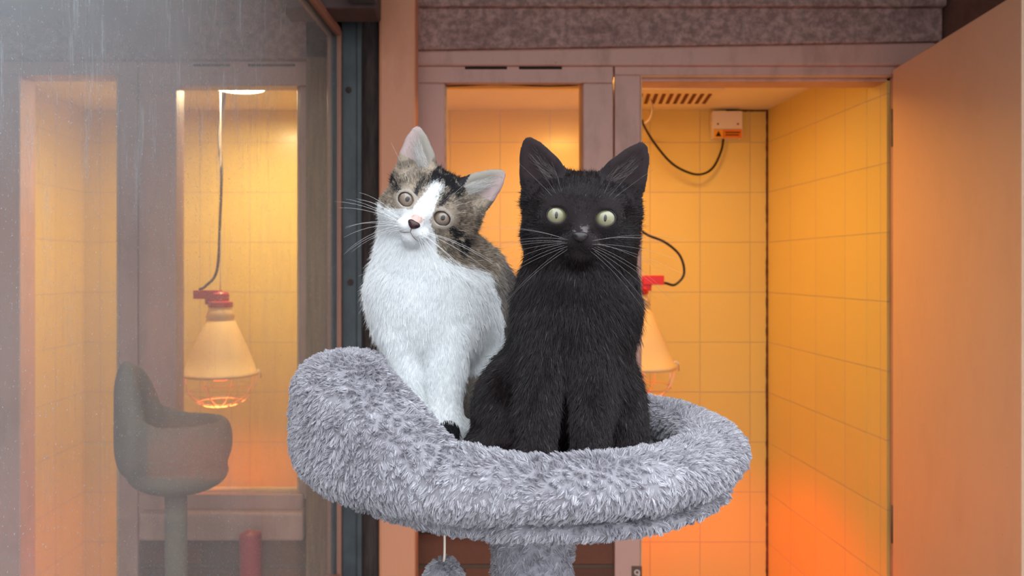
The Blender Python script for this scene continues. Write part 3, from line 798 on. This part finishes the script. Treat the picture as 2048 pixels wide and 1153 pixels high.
# ------------------------------------------------------------ kittens
U = 0.0377
def head_frame(px, py, Y, yaw, pitch, roll):
    """origin between the eyes; columns = head axes (viewer right, forward, up) in world"""
    o = np.array(P(px, py, Y))
    R = Matrix.Rotation(math.radians(roll), 3, 'Y') @ Matrix.Rotation(math.radians(yaw), 3, 'Z') @ Matrix.Rotation(math.radians(pitch), 3, 'X')
    R = np.array(R); A = R @ np.diag([1, -1, 1.0])
    # origin given is the midpoint of the eye fronts; shift back to head centre
    o = o - A @ np.array([0, 0.70, 0]) * U
    return o, A
def to_local(p, o, A):
    q = [p[i] - o[i] for i in range(3)]
    return tuple((A[0, k] * q[0] + A[1, k] * q[1] + A[2, k] * q[2]) / U for k in range(3))
def W_(o, A, l): return o + A @ (np.array(l, float) * U)

EYE = (0.375, 0.510, 0.0); ER = 0.235
EAR0 = (0.51, -0.16, 0.32); EAR1 = (0.945, -0.16, 1.180)
def head_sdf(q, ear=None, wide=1.0):
    x, y, z = q; ax = np.abs(x); s = (ax, y, z)
    d = ell(q, (0, -0.15, 0.06), (0.84 * wide, 0.93, 0.66))
    d = smin(d, ell(s, (0.47, 0.06, -0.33), (0.46, 0.50, 0.38)), 0.25)
    d = smin(d, cone(q, (0, 0.45, 0.12), 0.27, (0, 0.93, -0.27), 0.115), 0.22)
    d = smin(d, ell(s, (0.135, 0.79, -0.43), (0.20, 0.19, 0.125)), 0.20)
    d = smin(d, ell(q, (0, 0.68, -0.60), (0.20, 0.20, 0.13)), 0.14)
    d = smin(d, cone(s, (0.22, 0.60, 0.25), 0.10, (0.58, 0.44, 0.27), 0.08), 0.2)
    d = smin(d, np.sqrt((ax - EYE[0]) ** 2 + (y - EYE[1]) ** 2 + z ** 2) - (ER + 0.016), 0.16)
    open_ = (np.sqrt(((ax - EYE[0] - 0.006) / 0.156) ** 2 + (z / 0.131) ** 2) - 1) * 0.142
    d = smax(d, -smax(open_, 0.50 - y, 0.02), 0.03)
    def chain(nodes, ys, k):
        out = None
        for (a_, ra_), (b_, rb_) in zip(nodes[:-1], nodes[1:]):
            q_ = cone(s, a_, ra_, b_, rb_, ys); out = q_ if out is None else smin(out, q_, k)
        return out
    e = chain([((0.51, -0.16, 0.32), 0.50), ((0.70, -0.16, 0.72), 0.345), ((0.85, -0.16, 1.02), 0.205), ((0.935, -0.16, 1.20), 0.090)], 0.34, 0.05)
    cav = chain([((0.60, 0.02, 0.50), 0.37), ((0.715, -0.03, 0.74), 0.27), ((0.845, -0.065, 1.00), 0.150), ((0.915, -0.09, 1.13), 0.060)], 0.36, 0.04)
    e = smax(e, -cav, 0.03)
    d = smin(d, e, 0.10)
    return d * U

def S(px, py, Y, rpx): return np.array(P(px, py, Y)), rpx / F * Y

def make_kitten(root, hf, prims, k_body, lo, hi, colfn, fur_mat, n_fur, len_body, label_eye, eye_cols, nose_cols, whisk_col, seed, voxel=0.00105, nwhisk=11):
    o, A = hf
    def sdf(g):
        d = None
        for t in prims:
            kk = t[-1] if isinstance(t[-1], float) and len(t) in (4, 6) else k_body
            if t[0] == 'c': e = cone(g, t[1], t[2], t[3], t[4])
            else: e = ell(g, t[1], t[2])
            d = e if d is None else smin(d, e, kk)
        q = to_local(g, o, A)
        d = smin(d, head_sdf(q), 0.016)
        return d
    v, f = nets(sdf, lo, hi, voxel)
    def local(p): return np.stack(to_local((p[:, 0], p[:, 1], p[:, 2]), o, A), 1)
    body = np_mesh('body', v, f, M['skin'], root, colfn(v, local(v), None) * 0.9)
    # ---- fur
    def wf(c, n):
        l = local(c); w = facing(c, n)
        ishead = (np.linalg.norm(l - np.array([[0, 0, 0.1]]), axis=1) < 1.5)
        w = w * np.where(ishead, 3.2, 1.0)
        for sg in (1, -1):
            de = np.hypot(l[:, 0] - sg * EYE[0], l[:, 2] * 1.12); w = np.where((de < 0.160) & (l[:, 1] > 0.3), 0, w)
        w = np.where((np.hypot(l[:, 0] / 1.25, l[:, 2] + 0.31) < 0.105) & (l[:, 1] > 0.8), 0, w)
        return w
    p, n = sample(v, f, n_fur, wf)
    l = local(p); ln_ = (n @ A)                       # local normal
    N = len(p)
    hz = np.clip((l[:, 2] + 0.95) / 0.35, 0, 1) * (np.linalg.norm(l, axis=1) < 1.75)  # 1 on the head
    earm = ((l[:, 2] > 0.62 + 0.10 * (1 - np.abs(l[:, 0]))) & (np.abs(l[:, 0]) > 0.33)).astype(float)
    flow_h = l - np.array([[0, 1.05, -0.20]]); flow_h[:, 1] -= 0.35
    flow_e = np.zeros_like(l); flow_e[:, 2] = 1; flow_e[:, 0] = np.sign(l[:, 0]) * 0.4
    flow_l = unit(flow_h) * (1 - earm[:, None]) + unit(flow_e) * earm[:, None]
    flow_w = flow_l @ A.T
    bodyflow = np.zeros_like(p); bodyflow[:, 2] = -1
    ctr = np.array(prims[0][1]); out = p - ctr; out[:, 2] = 0; bodyflow += unit(out) * 0.25
    flow = flow_w * hz[:, None] + bodyflow * (1 - hz[:, None])
    flow += np.stack([vn(p, 55, seed + k) - 0.5 for k in range(3)], 1) * (0.5 + 0.3 * (1 - hz[:, None]))
    tang = unit(flow - n * np.sum(flow * n, 1)[:, None])
    dist_n = np.linalg.norm(l - np.array([[0, 0.95, -0.3]]), axis=1)
    lh = np.clip(0.0018 + 0.0030 * (dist_n - 0.25), 0.0018, 0.0062)
    lh = lh * (1 - 0.72 * earm) * (1 - 0.65 * np.clip((l[:, 2] - 0.15) / 0.3, 0, 1) * np.clip((np.abs(l[:, 0]) - 0.5) / 0.3, 0, 1) * (1 - earm))
    lh = lh * (1 - 0.6 * (1 - earm) * np.clip((l[:, 2] - 0.50) / 0.12, 0, 1) * np.clip((np.abs(l[:, 0]) - 0.18) / 0.12, 0, 1))
    for sg in (1, -1):
        de = np.hypot(l[:, 0] - sg * EYE[0], l[:, 2]); lh = np.where((de < 0.32) & (l[:, 1] > 0.3), 0.0013 + 0.0012 * (de - 0.17) / 0.15, lh)
    legm = np.clip((FLZ + 0.075 - p[:, 2]) / 0.05, 0, 1)
    lb = len_body * (1 - 0.45 * legm)
    L_ = (lh * hz + lb * (1 - hz)) * (0.65 + 0.6 * rng.random(N))
    guard = (rng.random(N) < 0.07) & (L_ > 0.0034)
    L_ = np.where(guard, L_ * 1.55, L_)
    lift = (0.40 * hz + 0.42 * (1 - hz)) * (1 - 0.4 * earm) + 0.45 * guard
    d = unit(tang * 1.0 + n * lift[:, None] + rng.normal(0, 0.13, p.shape))
    # tufts
    ns = N // 10; kd = KDTree(ns)
    for i in range(ns): kd.insert(p[i], i)
    kd.balance(); own = np.array([kd.find(q)[1] for q in p])
    tip = (p + d * L_[:, None]) * 0.65 + (p[own] + d[own] * L_[own][:, None]) * 0.35
    d = tip - p; L2 = np.linalg.norm(d, axis=1); d /= L2[:, None]
    col = colfn(p, l, rng)
    rad = np.where(guard, 0.6, 1.0) * np.where(hz > 0.5, 0.00014, 0.00017) * (0.7 + 0.6 * rng.random(N))
    fur_object('fur', p, d, n, L2, rad, np.clip(col, 0, 1), fur_mat, body, 4, 0.12, -n, 0.2)
    # ---- ear tufts: long pale strands out of the ear openings
    er, ed, el, ec = [], [], [], []
    for sg in (1, -1):
        for k in range(eye_cols['ntuft']):
            t = rng.random() ** 1.2; wi = rng.random()
            xc = 0.26 + 0.46 * t + 0.16 * wi; zc = 0.58 + 0.44 * t - 0.10 * wi
            er.append(W_(o, A, (sg * xc, -0.10 - 0.05 * t, zc))); dd = np.array([sg * (0.75 + 0.3 * rng.random()), 0.22 + 0.3 * rng.random(), 0.15 + 0.55 * rng.random()])
            ed.append(A @ (dd / np.linalg.norm(dd))); el.append((0.14 + 0.24 * rng.random()) * U * (1.2 - 0.7 * t)); ec.append(eye_cols['tuft'] * (0.6 + 0.6 * rng.random()))
    er = np.array(er); ed = np.array(ed)
    fur_object('ear_tufts', er, ed, np.zeros_like(er), np.array(el), np.full(len(er), 0.00007), np.clip(np.array(ec), 0, 1), fur_mat, body, 5, 0.3, np.tile(A @ np.array([0, 0, 1.0]), (len(er), 1)), 0.2)
    # ---- eyes
    camp = np.array([0, 0, CZ])
    for sg in (1, -1):
        c = W_(o, A, (sg * EYE[0], EYE[1], EYE[2])); R_ = ER * U
        fw = camp - c; fw = fw / np.linalg.norm(fw) * 0.75 + A @ np.array([sg * 0.18, 1, 0.0]) * 0.25; fw /= np.linalg.norm(fw)
        up = A[:, 2] - fw * (A[:, 2] @ fw); up /= np.linalg.norm(up); rt_ = np.cross(up, fw)
        nu, nvv = 48, 32; vs = []; loc = []
        for i in range(nvv + 1):
            th = math.pi * i / nvv
            for j in range(nu):
                ph = 2 * math.pi * j / nu
                q = np.array([math.sin(th) * math.cos(ph), math.cos(th), math.sin(th) * math.sin(ph)])
                vs.append(c + (rt_ * q[0] + fw * q[1] + up * q[2] * 0.93) * R_); loc.append(q)
        fs = np.array([(i * nu + j, i * nu + (j + 1) % nu, (i + 1) * nu + (j + 1) % nu, (i + 1) * nu + j) for i in range(nvv) for j in range(nu)])
        eb = np_mesh('eye', np.array(vs), fs, label_eye, root)
        at = eb.data.attributes.new('eyeco', 'FLOAT_VECTOR', 'POINT')
        if len(eb.data.vertices) == len(loc): at.data.foreach_set('vector', np.array(loc, np.float32).ravel())
        # lid rim, slightly almond
        rm = MB(); pts = []; rr_ = []
        rs_ = np.linspace(0.10, 0.215, 116)
        for j in range(40):
            a_ = 2 * math.pi * j / 40
            hh = np.sqrt(np.maximum(ER ** 2 - (rs_ * math.cos(a_)) ** 2 - (rs_ * math.sin(a_) / 0.93) ** 2, 0.002))
            q = c[None] + (rt_[None] * (rs_ * math.cos(a_))[:, None] + up[None] * (rs_ * math.sin(a_))[:, None] + fw[None] * hh[:, None]) * U
            dd = head_sdf(to_local((q[:, 0], q[:, 1], q[:, 2]), o, A)); k = np.argmax(dd < 0) if (dd < 0).any() else 115
            rr_.append(rs_[k])
        for j in range(41):
            a_ = 2 * math.pi * j / 40
            rv_ = (rr_[(j - 1) % 40] + 2 * rr_[j % 40] + rr_[(j + 1) % 40]) / 4
            x_ = rv_ * math.cos(a_); z_ = rv_ * math.sin(a_)
            corner = max(0, -sg * math.cos(a_)) ** 8       # inner corner drawn towards the nose
            x_ += -sg * 0.030 * corner; z_ -= 0.030 * corner
            h = math.sqrt(max(ER ** 2 - x_ * x_ - (z_ / 0.93) ** 2, 0.005))
            pts.append(c + (rt_ * x_ + up * z_ + fw * (h + 0.006)) * U)
        rm.tube(pts, 0.016 * U, 8, caps=False)
        rm.build('eyelid', eye_cols['rim'], root, smooth=True)
    # ---- nose
    vs = []; nu, nvv = 28, 18
    for i in range(nvv + 1):
        th = math.pi * i / nvv
        for j in range(nu):
            ph = 2 * math.pi * j / nu
            x_, y_, z_ = math.sin(th) * math.cos(ph), math.cos(th), math.sin(th) * math.sin(ph)
            wz = 0.5 + 0.5 * z_                         # wide at the top, pointed below
            xx = x_ * (0.060 + 0.100 * wz ** 0.8); zz_ = z_ * 0.088
            yy = y_ * 0.075
            for sn in (1, -1):                          # nostrils
                dn = math.hypot(xx - sn * 0.085, zz_ + 0.004)
                if y_ > 0: yy -= 0.018 * math.exp(-(dn / 0.026) ** 2)
            vs.append(W_(o, A, (xx, 1.008 + yy + 0.06 * z_ * 0 , -0.315 + zz_)))
    fs = np.array([(i * nu + j, i * nu + (j + 1) % nu, (i + 1) * nu + (j + 1) % nu, (i + 1) * nu + j) for i in range(nvv) for j in range(nu)])
    np_mesh('nose', np.array(vs), fs, nose_cols['nose'], root)
    # ---- mouth line: down from the nose, then out along both pads
    mt = MB()
    def onface(x_, z_, lift=0.0):
        ys = np.linspace(1.25, 0.3, 200); q = (np.full(200, x_), ys, np.full(200, z_))
        dd = head_sdf(q); k = np.argmax(dd < 0); return W_(o, A, (x_, ys[k] + lift, z_))
    mt.tube([onface(0, z_, 0.004) for z_ in np.linspace(-0.37, -0.475, 6)], 0.010 * U, 6)
    for sg in (1, -1):
        mt.tube([onface(sg * x_, -0.475 - 0.075 * math.sin(min(x_ / 0.18, 1) * math.pi / 2) - 0.03 * (x_ / 0.2) ** 2, 0.002) for x_ in np.linspace(0, 0.22, 9)], 0.007 * U, 6)
    mt.build('mouth', nose_cols['mouth'], root, smooth=True)
    # ---- whiskers
    for sg in (1, -1):
        for k in range(nwhisk):
            row = k % 4; c_ = k // 4
            x0 = 0.17 + 0.05 * c_; z0 = -0.37 - 0.05 * row + 0.01 * c_
            st_ = onface(sg * x0, z0, -0.01)
            ang = math.radians(16 - 17 * row + rng.normal(0, 5)); Lw = (1.05 + 0.45 * rng.random()) * (1.0 if row < 3 else 0.8)
            dr = np.array([sg * math.cos(ang), 0.10 + 0.12 * rng.random(), math.sin(ang)])
            sag = nose_cols.get('sag', 0.25)
            pts = [st_ + A @ (np.array([dr[0] * t, dr[1] * t - 0.35 * t * t * 0.5, dr[2] * t]) * Lw * U) + np.array([0, 0, -sag * t * t * U]) for t in np.linspace(0, 1, 10)]
            wm = MB(); wm.tube(pts, [nose_cols.get('wr', 0.000055) * (1 - 0.75 * t) + 0.00001 for t in np.linspace(0, 1, 10)], 5); wm.build('whisker', whisk_col, root, smooth=True)
        for k in range(3):                               # brow whiskers
            st_ = W_(o, A, (sg * (0.30 + 0.07 * k), 0.62, 0.27)); dr = np.array([sg * (0.25 + 0.35 * k), 0.35, 0.9])
            pts = [st_ + A @ (np.array([dr[0] * t + 0.1 * sg * t * t, dr[1] * t, dr[2] * t]) * 0.62 * U) for t in np.linspace(0, 1, 8)]
            wm = MB(); wm.tube(pts, [0.00005 * (1 - 0.75 * t) + 0.00001 for t in np.linspace(0, 1, 8)], 5); wm.build('whisker', whisk_col, root, smooth=True)
    return body

def eye_mat(name, inner, outer, pw, ph):
    m = Mat(name, rough=0.12, Coat_Weight=1.0, Coat_Roughness=0.02)
    a = m.N('Attribute', attribute_name='eyeco'); s = m.N('SeparateXYZ'); m.L(a.outputs['Vector'], s.inputs[0])
    x, z = s.outputs['X'], s.outputs['Z']
    r = m.math('SQRT', m.math('ADD', m.math('MULTIPLY', x, x), m.math('MULTIPLY', z, z)))
    ax = m.math('DIVIDE', x, pw); az = m.math('DIVIDE', z, ph)
    pr = m.math('SQRT', m.math('ADD', m.math('MULTIPLY', ax, ax), m.math('MULTIPLY', az, az)))
    iris = m.ramp(r, [(0.0, inner), (0.45, inner), (0.76, outer), (0.86, lin(40, 34, 28))])
    n = m.N('TexNoise'); n.inputs['Scale'].default_value = 9; n.inputs['Detail'].default_value = 6
    m.L(a.outputs['Vector'], n.inputs['Vector'])
    iris = m.mix(m.math('MULTIPLY', n.outputs['Fac'], 0.35), iris, outer)
    k = m.ramp(pr, [(0.92, (1, 1, 1, 1)), (1.06, (0, 0, 0, 1))])
    m.color(m.mix(k, iris, (0.004, 0.004, 0.005, 1)))
    return m.m
dark_rim = Mat('dark_eyelid', lin(34, 26, 26), 0.5).m
M['wh_white'] = Mat('white_whisker', (0.9, 0.9, 0.9, 1), 0.4).m
M['wh_dark'] = Mat('pale_grey_whisker', (0.30, 0.27, 0.27, 1), 0.4).m

# ---- black kitten
hfB = head_frame(1162, 433.5, 0.445, -7.0, 4, 4.0)
YBk = 0.492
def E(px, py, Y, rx, rz, ry): return ('e', np.array(P(px, py, Y)), (rx / F * Y, ry, rz / F * Y))
def C(a, ra, b, rb): return ('c', np.array(P(*a)), ra / F * a[2], np.array(P(*b)), rb / F * b[2])
primsB = [
    E(1150, 655, 0.492, 112, 130, 0.036),
    C((1162, 490, 0.490), 98, (1154, 600, 0.490), 108),
    E(1116, 795, 0.508, 146, 132, 0.044),
    C((1084, 665, 0.474), 46, (1076, 905, 0.440), 34) + (0.010,),
    C((1190, 665, 0.474), 48, (1180, 905, 0.440), 36) + (0.010,),
    E(1074, 945, 0.432, 40, 24, 0.017) + (0.008,), E(1182, 945, 0.432, 42, 24, 0.017) + (0.008,),
    E(1000, 850, 0.490, 50, 84, 0.032), E(1240, 845, 0.490, 44, 85, 0.032),
    E(1005, 930, 0.475, 42, 24, 0.022), E(1245, 930, 0.475, 40, 24, 0.022),
    C((1060, 905, 0.535), 24, (972, 905, 0.520), 14), C((972, 905, 0.520), 14, (955, 918, 0.480), 11), C((955, 918, 0.480), 11, (1000, 945, 0.440), 9),
]
def colB(p, l, r):
    n = len(p); b = np.tile(np.array([[0.0120, 0.0075, 0.0086]]), (n, 1))
    g = fbm(p, 90, 3)[:, None]; b = b * (0.55 + 1.1 * g)
    inner = ((l[:, 2] > 0.6) & (np.abs(l[:, 0]) > 0.45) & (l[:, 1] > -0.16)).astype(float)[:, None]
    b = b * (1 - inner) + np.array([[0.022, 0.013, 0.014]]) * inner
    fl_ = ((np.abs(l[:, 0]) < 0.11) & (l[:, 2] > -0.25) & (l[:, 2] < -0.13) & (l[:, 1] > 0.7) & (fbm(l, 16, 6) > 0.47))[:, None]
    if r is not None:
        u = r.random((n, 1)); b = b * (0.35 + 0.9 * u + 0.9 * np.clip(vn(l, 30, 4) - 0.3, 0, 1)[:, None]) + (u > 0.985) * 0.07
    b = np.where(fl_, np.array([[0.13, 0.11, 0.12]]), b)
    return b
rB = thing('kitten', 'black kitten with pale green eyes sitting upright in the cradle', 'kitten', (PX(1112, 0.49), 0.49, FLZ))
make_kitten(rB, hfB, primsB, 0.022, (-0.02, 0.395, FLZ - 0.01), (0.145, 0.575, CZ + 0.10), colB, M['fur_dark'], 150000, 0.0078,
            eye_mat('pale_green_iris', lin(148, 144, 112), lin(108, 106, 78), 0.11, 0.27), {'rim': dark_rim, 'tuft': np.array([0.16, 0.14, 0.14]), 'ntuft': 70},
            {'nose': Mat('black_nose', lin(34, 28, 30), 0.35).m, 'mouth': Mat('dark_mouth', lin(26, 20, 20), 0.95).m, 'sag': 0.30}, M['wh_dark'], 21)

# ---- tabby and white kitten, head tilted
hfT = head_frame(848, 418, 0.535, -3.0, 10, 28.0)
primsT = [
    E(853, 600, 0.582, 112, 115, 0.036),
    C((852, 470, 0.588), 90, (855, 570, 0.584), 108),
    E(862, 670, 0.576, 92, 84, 0.030),
    C((806, 680, 0.562), 40, (828, 850, 0.546), 25) + (0.006,),
    C((898, 680, 0.560), 46, (884, 850, 0.540), 29) + (0.006,),
    E(834, 868, 0.542, 30, 18, 0.015) + (0.008,), E(884, 870, 0.536, 32, 18, 0.015) + (0.008,),
    C((935, 560, 0.604), 80, (1010, 700, 0.625), 92),
    E(985, 790, 0.604, 92, 80, 0.030),
    C((905, 862, 0.548), 15, (893, 852, 0.540), 17),
    E(942, 875, 0.556, 42, 20, 0.014),
]
def colT(p, l, r):
    n = len(p); x, y, z = l[:, 0], l[:, 1], l[:, 2]
    if r is not None: jit = r.normal(0, 0.035, (n, 2)); x = x + jit[:, 0]; z = z + jit[:, 1]
    white = np.array([0.92, 0.94, 0.95]); brown = np.array([0.33, 0.265, 0.20]); grey = np.array([0.19, 0.17, 0.155]); blk = np.array([0.018, 0.017, 0.02])
    w1 = fbm(l, 2.6, 5); w2 = fbm(l, 7.0, 8)
    # tabby base with fine ticking
    stripe = 0.5 + 0.5 * np.sin(26 * np.hypot(x * 0.9, z * 0.7 + 0.2) + 7 * w1)
    tb = brown[None] * (1 - 0.55 * stripe[:, None] * (w2[:, None] > 0.45)) + grey[None] * 0.25
    tick = (np.clip(0.5 * r.random(n) + 0.9 * (vn(l, 34, 9) - 0.5) + 0.25, 0, 1) if r is not None else np.full(n, 0.5))
    tb = tb * (0.35 + 1.25 * tick[:, None]); tb = np.where((tick > 0.88)[:, None], np.array([[0.62, 0.56, 0.47]]), tb)
    c = tb
    # dark crown between the ears, ragged towards the blaze
    cr = (z > 0.44 - 0.35 * (w2 - 0.5)) & (np.abs(x - 0.13) < 0.36 + 0.15 * (w1 - 0.5)) & (z < 0.95)
    c = np.where((cr & (w2 + 0.4 * (tick - 0.5) < 0.74))[:, None], blk[None], c)
    # dark line from the outer eye corner over the cheek
    for sg, dz in ((1, 0.0), (-1, 0.0)):
        t = (sg * x - 0.52) / 0.45
        zc = np.where(sg > 0, -0.04 - 0.32 * t, 0.06 + 0.05 * t)
        band = (t > 0) & (t < 1.1) & (np.abs(z - zc) < 0.045 + 0.10 * np.clip(t, 0, 1) * (1.3 if sg > 0 else 0.6))
        c = np.where((band & (w2 + 0.2 * tick < 0.72))[:, None], blk[None] * 1.3, c)
        # short dark bar up from the inner brow
        bar = (np.abs(sg * x - 0.27 - 0.10 * (z - 0.3)) < 0.045) & (z > 0.14) & (z < 0.5)
        c = np.where(bar[:, None], blk[None] * 1.6, c)
    # pale eye surround
    for sg in (1, -1):
        de = np.hypot((x - sg * EYE[0]) / 1.1, z); c = np.where(((de + 0.06 * (w2 - 0.5) + 0.05 * (tick - 0.5) < 0.205) & (y > 0.3))[:, None], np.array([[0.46, 0.40, 0.34]]), c)
    # white blaze, muzzle, chin, bib
    bw_ = np.where(z > 0, 0.19 - 0.10 * np.clip(z / 0.55, 0, 1) + 0.05 * (w2 - 0.5), 0.19)
    blaze = (np.abs(x - 0.02) < bw_) & (z < 0.52) & (z > -0.1)
    lowr = np.where(x > 0, 0.60, 0.60)
    muz = (z < -0.10) & (np.abs(x) < 0.20 + (-(z + 0.10)) * np.where(x < 0, 1.9, 0.75) + 0.08 * (w1 - 0.5)) & (y > -0.2)
    under = (z < -0.66 + 0.10 * (w1 - 0.5)) | ((x < -0.15) & (z < -0.36) & (y > -0.1))
    wh = blaze | muz | under
    ear = (z > 0.66) & (np.abs(x) > 0.40)
    wh = wh & ~ear
    c = np.where(wh[:, None], white[None] * (0.93 + 0.10 * tick[:, None]), c)
    pink = (np.hypot(x / 1.3, z + 0.20) < 0.085) & (y > 0.7); c = np.where(pink[:, None], np.array([[0.72, 0.50, 0.45]]), c)
    dirty = (np.hypot((x - 0.13), (z + 0.40) * 1.5) < 0.10) & (y > 0.7) & (tick > 0.72); c = np.where(dirty[:, None], np.array([[0.50, 0.42, 0.30]]), c)
    # ears: pinkish grey inside, fawn rim
    innr = ear & (y > -0.22); med = np.clip((0.80 - np.abs(x) + 0.35 * (z - 0.6)) / 0.2 + 0.5 * (w2 - 0.5), 0, 1)[:, None]
    ic = np.array([[0.50, 0.38, 0.37]]) * (1 - med) + np.array([[0.34, 0.31, 0.27]]) * med
    c = np.where(innr[:, None], ic * (0.55 + 0.8 * tick[:, None]), c)
    # body: white bib and legs, grey tabby back, black tail tip
    hd = (z > -1.0) & (np.linalg.norm(l, axis=1) < 1.9)
    X = p[:, 0]; Z = p[:, 2]; Yy = p[:, 1]
    pxx = VX + X / Yy * F; pyy = VY - (Z - CZ) / Yy * F
    back = X > (0.014 + 0.012 * (fbm(p, 60, 4) - 0.5) + np.clip((CZ + 0.015 - Z), 0, 0.08) * 0.30)
    back = back | (Yy > 0.62)
    bt = grey[None] * (0.6 + 1.1 * tick[:, None]) * (0.7 + 0.6 * (np.sin(X * 420 + 5 * w1) > 0)[:, None])
    body = np.where((back & (Z > CZ - 0.10))[:, None], bt, white[None] * (0.95 + 0.08 * tick[:, None]))
    rump = (X > -0.012) & (Yy > 0.570) & (Z < CZ - 0.082) & (Z > CZ - 0.121); body = np.where(rump[:, None], np.array([[0.42, 0.37, 0.33]]) * (0.8 + 0.4 * tick[:, None]), body)
    tl = (np.abs(X + 0.0105) < 0.010) & (Yy < 0.550) & (Z < CZ - 0.100); tailm = (np.hypot(X - PX(897, 0.544), (Z - PZ(856, 0.544))) < 0.0085) & (Yy < 0.556)
    body = np.where(tailm[:, None], blk[None], body)
    return np.where(hd[:, None], c, body)
rT = thing('kitten', 'white and tabby kitten with tilted head sitting behind the black one', 'kitten', (PX(870, 0.57), 0.57, FLZ))
make_kitten(rT, hfT, primsT, 0.020, (-0.095, 0.485, FLZ - 0.004), (0.10, 0.67, CZ + 0.118), colT, M['fur'], 150000, 0.0070,
            eye_mat('hazel_iris', lin(146, 128, 112), lin(104, 88, 74), 0.19, 0.25), {'rim': dark_rim, 'tuft': np.array([0.80, 0.78, 0.76]), 'ntuft': 420},
            {'nose': Mat('dark_maroon_nose', lin(58, 32, 34), 0.35).m, 'mouth': Mat('soft_pink_mouth', lin(120, 76, 74), 0.6).m, 'sag': 0.35, 'wr': 0.00009}, M['wh_white'], 51, nwhisk=12)
